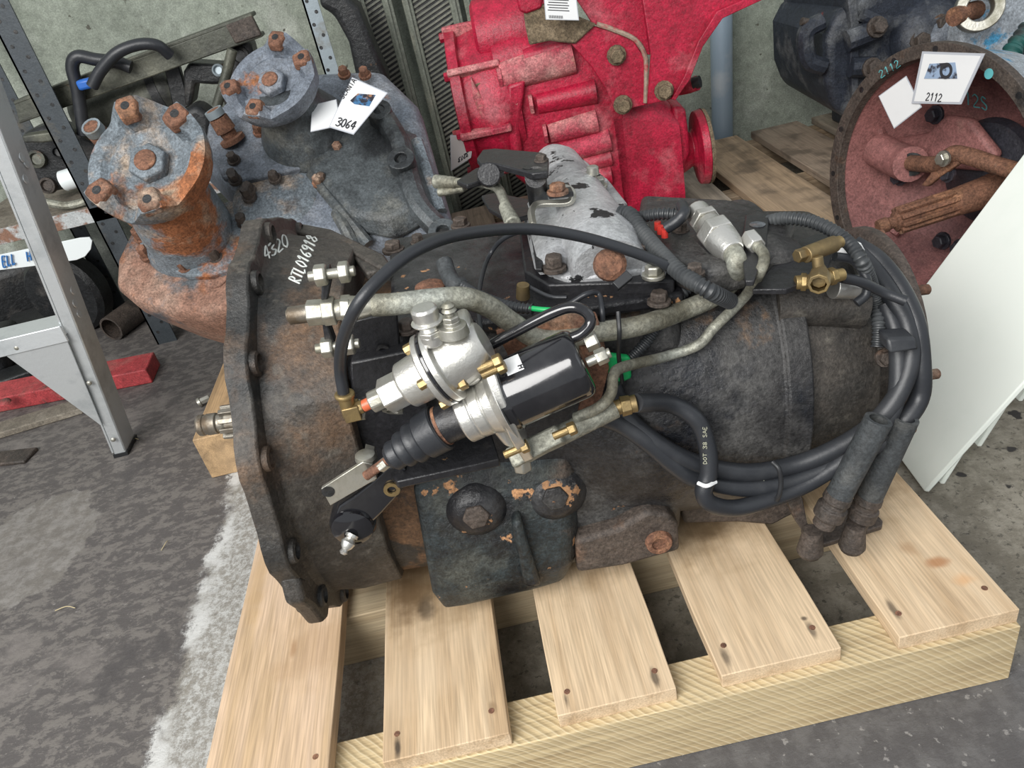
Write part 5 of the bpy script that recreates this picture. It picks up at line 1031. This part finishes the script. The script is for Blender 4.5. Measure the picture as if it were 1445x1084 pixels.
lump('valve_block', 'greasy black valve block at the left end of the shelf', 'valve', ((28,190),(60,178),(118,190),(150,210),(150,248),(95,268),(60,274),(38,262)), 2.90, .14, extra=(('port',(55,225),.03,'channel'),('port',(85,215),.022,'junk'),('port',(70,262),.028,'iron')))
lump('engine_bracket', 'black bracket with hoses on the shelf between the tank and the grey drive flange', 'bracket', ((258,102),(266,88),(318,92),(330,118),(300,120),(275,118),(270,150),(260,150)), 2.84, .10, extra=(('port',(310,100),.02,'galv'),))
lump('black_assembly', 'jumble of black pump parts beneath the end of the steel channel', 'pump', ((318,72),(332,58),(352,56),(360,90),(372,110),(352,150),(320,160),(308,130)), 2.84, .12, extra=(('port',(340,80),.03,'junk'),('port',(335,125),.026,'iron')))
c7('rubber_pipe', 'thin dark pipe hanging down from the end of the steel channel', 'pipe', [('pipe', [y(328,70,2.76), y(318,110,2.76), y(306,150,2.76)], .016, 'channel')])
lump('black_drum', 'dark round drum behind the grey gearbox sensor', 'drum', ((252,160),(275,148),(298,165),(300,200),(262,205)), 2.70, .12)
lump('fork_casting', 'long grimy fork casting on the shelf left of the rusty flange', 'casting', ((30,192),(85,184),(105,188),(100,196),(60,202),(34,202)), 2.78, .05, 'channel', .006)
# white sign plate
sgn = thing('sign', 'white rounded plastic plate with blue marker lettering fixed below the rack shelf', 'sign', wy(60,370,2.62))
spts = [(-30,366),(60,347),(112,336),(126,335),(130,340),(128,352),(120,362),(108,367),(60,374),(-30,385)]
slab('plate', spts, 2.62, .006, M['white'], par=sgn, bevel=.001)
build('marker_lettering', script('ELL', wy(4,377,2.613), wy(13,374.5,2.613)-wy(4,377,2.613), wy(2,363,2.613)-wy(4,377,2.613), .0028), M['inkblue'], sgn, root=ROOTS[sgn.name])
build('marker_lettering', script('H', wy(38,369,2.613), wy(50,366,2.613)-wy(38,369,2.613), wy(36,356,2.613)-wy(38,369,2.613), .0028), M['inkblue'], sgn, root=ROOTS[sgn.name])
# floor junk below rack
def floorlump(name, label, cat, x, yy, z, sz, m, rot=0):
    p = wz(x, yy, 0); ax = (V((cos(rot), sin(rot), 0)), V((-sin(rot), cos(rot), 0)), V((0,0,1))); o = build(name, MB().box(p + V((0,0,sz[2]/2)), sz, ax), M[m], root=p, bevel=min(sz)*.25, seg=3); return tag(o, label, cat)
o = thing('tyre', 'dark rubber tyre standing under the rack left of the rusty gearbox', 'tyre', wz(125,470,0)); p = wz(125,470,0) + V((0,.1,.17))
build('tread', MB().lathe(p, (-.3,-1,0), [(0,.10),(.0,.15),(.02,.168),(.08,.168),(.10,.15),(.10,.10)], 40), M['junk'], o, root=ROOTS[o.name]); build('wheel_disc', MB().lathe(p, (-.3,-1,0), [(.08,.10),(.07,.04),(.09,.035),(.09,0)], 24), M['iron'], o, root=ROOTS[o.name])
o = build('exhaust_pipe', MB().pipe(wz(165,480,.0)+V((0,0,.05)), wz(205,440,.0)+V((.1,.1,.05)), .05, .042), M['iron'], root=wz(165,480,0)); tag(o, 'short rusty open-ended pipe on the floor left of the rusty gearbox', 'pipe')
for i, (x, yy, lb, sz) in enumerate(((-20,520,'black greasy gear casing on the floor behind the ladder',(.3,.25,.14)),(60,470,'low dark metal lump on the floor behind the ladder brace',(.22,.2,.09)),(40,445,'dark crate-like casing under the rack behind the ladder',(.36,.2,.26)))):
    floorlump('casing', lb, 'casing', x, yy, 0, sz, 'junk', .2*i)
floorlump('bracket_plate', 'small dark steel plate with a hole on the floor left of the red beam', 'plate', 18, 535, 0, (.16,.12,.03), 'junk', .3)

# ================================================================ RED BEAM AND STEEL ON THE FLOOR, LEFT
def beam(name, label, cat, p, q, dep, h, m, endcut=.0):
    p, q = V(p), V(q); d = (q-p).normalized(); nn_ = V((-d.y, d.x, 0)); o = build(name, MB().prism([p, q + d*endcut, q + nn_*dep, p + nn_*dep], V((0,0,h))), m, root=p, bevel=.004); return tag(o, label, cat)
o = beam('steel_beam', 'faded red steel beam lying on the floor behind the ladder', 'beam', wz(-40,590,0), wz(208,542,0), .13, .055, M['redbar'], .02)
o2 = build('rivet', MB().dome(wz(6,568,.058), (0,0,1), .022, .012), M['redbar'], o, root=ROOTS[o.name])
beam('steel_bar', 'flat dusty brown steel bar with an oval hole, in front of the red beam', 'bar', wz(-40,632,0), wz(118,584,0), .085, .022, M['brownbar'])
beam('steel_plate', 'small rusty flat plate at the left edge of the floor', 'plate', wz(-30,662,0), wz(36,655,0), .07, .012, M['iron'])

# ================================================================ LADDER
ld = thing('ladder', 'worn aluminium stepladder standing at the left edge', 'ladder', wz(170,640,0))
def part8(name, mb, m, par=None, **k): return build(name, mb, m, par or ld, root=ROOTS[ld.name], **k)
f0 = wz(163,646,0); tp_ = wy(-75,60,1.80); dd = (tp_-f0); xw = V((1,0,0)); 
def rail(p, q, wx, wyy, name='rail'):
    d = (q-p).normalized(); yw = V((0,1,0)); 
    o = part8(name, MB().prism([p, p+xw*.006, p+xw*.006+yw*wyy, p+yw*wyy], q-p), M['ladder'])
    return o
yw = V((0,1,0)); W_, D_ = .036, .085
ra8 = part8('rail', MB().prism([f0, f0+xw*W_, f0+xw*W_+yw*D_, f0+yw*D_], dd), M['ladder'], bevel=.003)
for x0_ in (.0, W_-.004): part8('rail_lip', MB().prism([f0+xw*x0_-yw*.004+V((0,0,.02)), f0+xw*(x0_+.005)-yw*.004+V((0,0,.02)), f0+xw*(x0_+.005)+V((0,0,.02)), f0+xw*x0_+V((0,0,.02))], dd), M['ladder'], ra8)
part8('foot_cap', MB().prism([f0-xw*.003-yw*.003, f0+xw*(W_+.004)-yw*.003, f0+xw*(W_+.004)+yw*(D_+.004), f0-xw*.003+yw*(D_+.004)], dd.normalized()*.014), M['plastic'], ra8)
def on(t, dx=0): return f0 + dd*t + xw*dx
# points along the rail by pixel row
def trow(yy):
    lo_, hi_ = 0, 1
    for _ in range(40):
        m_ = (lo_+hi_)/2; p = f0 + dd*m_; c = RW.transposed() @ (p-EYE); 
        if c.y/c.z*F + CY > yy: lo_ = m_
        else: hi_ = m_
    return lo_
ts = trow(458); stp = on(ts)
part8('step', MB().box(stp + V((-.35, .04, -.015)), (.70, .09, .028)), M['ladder'], bevel=.003)
part8('step_lip', MB().box(stp + V((-.35, -.008, -.022)), (.70, .008, .046)), M['ladder'], bevel=.002)
k = MB().prism([on(trow(600), .004)-yw*.010, stp+V((-.002,-.010,-.03)), stp+V((-.17,-.010,-.035)), on(trow(590), -.01)-yw*.010], yw*.004); part8('corner_brace', k, M['ladder'])
for t_, dx in ((trow(540),.015),(trow(620),.018),(ts,-.13)):
    part8('rivet', MB().dome((f0+dd*t_ if dx > 0 else stp) + xw*dx - yw*.010 + (V((0,0,-.03)) if dx < 0 else V()), (0,-1,0), .007, .004, 12), M['steel'])
for yy in (235, 245, 262, 425, 440, 455):
    p = on(trow(yy), W_+.0005) + yw*random.uniform(.02,.065); part8('pressed_dimple', MB().lathe(p, xw, [(0,.012),(.002,.010)], 14), M['ladder'], ra8)
# ================================================================ LOOSE BITS
for i, (x, yy) in enumerate(((188,622),(232,770),(92,860))):
    p = wz(x, yy, .003); d = V((random.uniform(-.03,.03), random.uniform(-.03,.03), 0)); o = build('straw', MB().tube([p-d, p+V((.004,.004,.004)), p+d], .0010, 5), M['leaf'], root=p); tag(o, ('dry straw on the floor by the ladder foot','curved dry straw on the dark floor left of the pallet','dry straw lying low on the left floor')[i], 'straw')
o = build('bolt', MB().bolt(wz(281,568,.017), (.8,.2,.1), .011, .03), M['steel'], root=wz(281,568,0)); tag(o, 'small loose bolt on the floor left of the timber block', 'bolt')
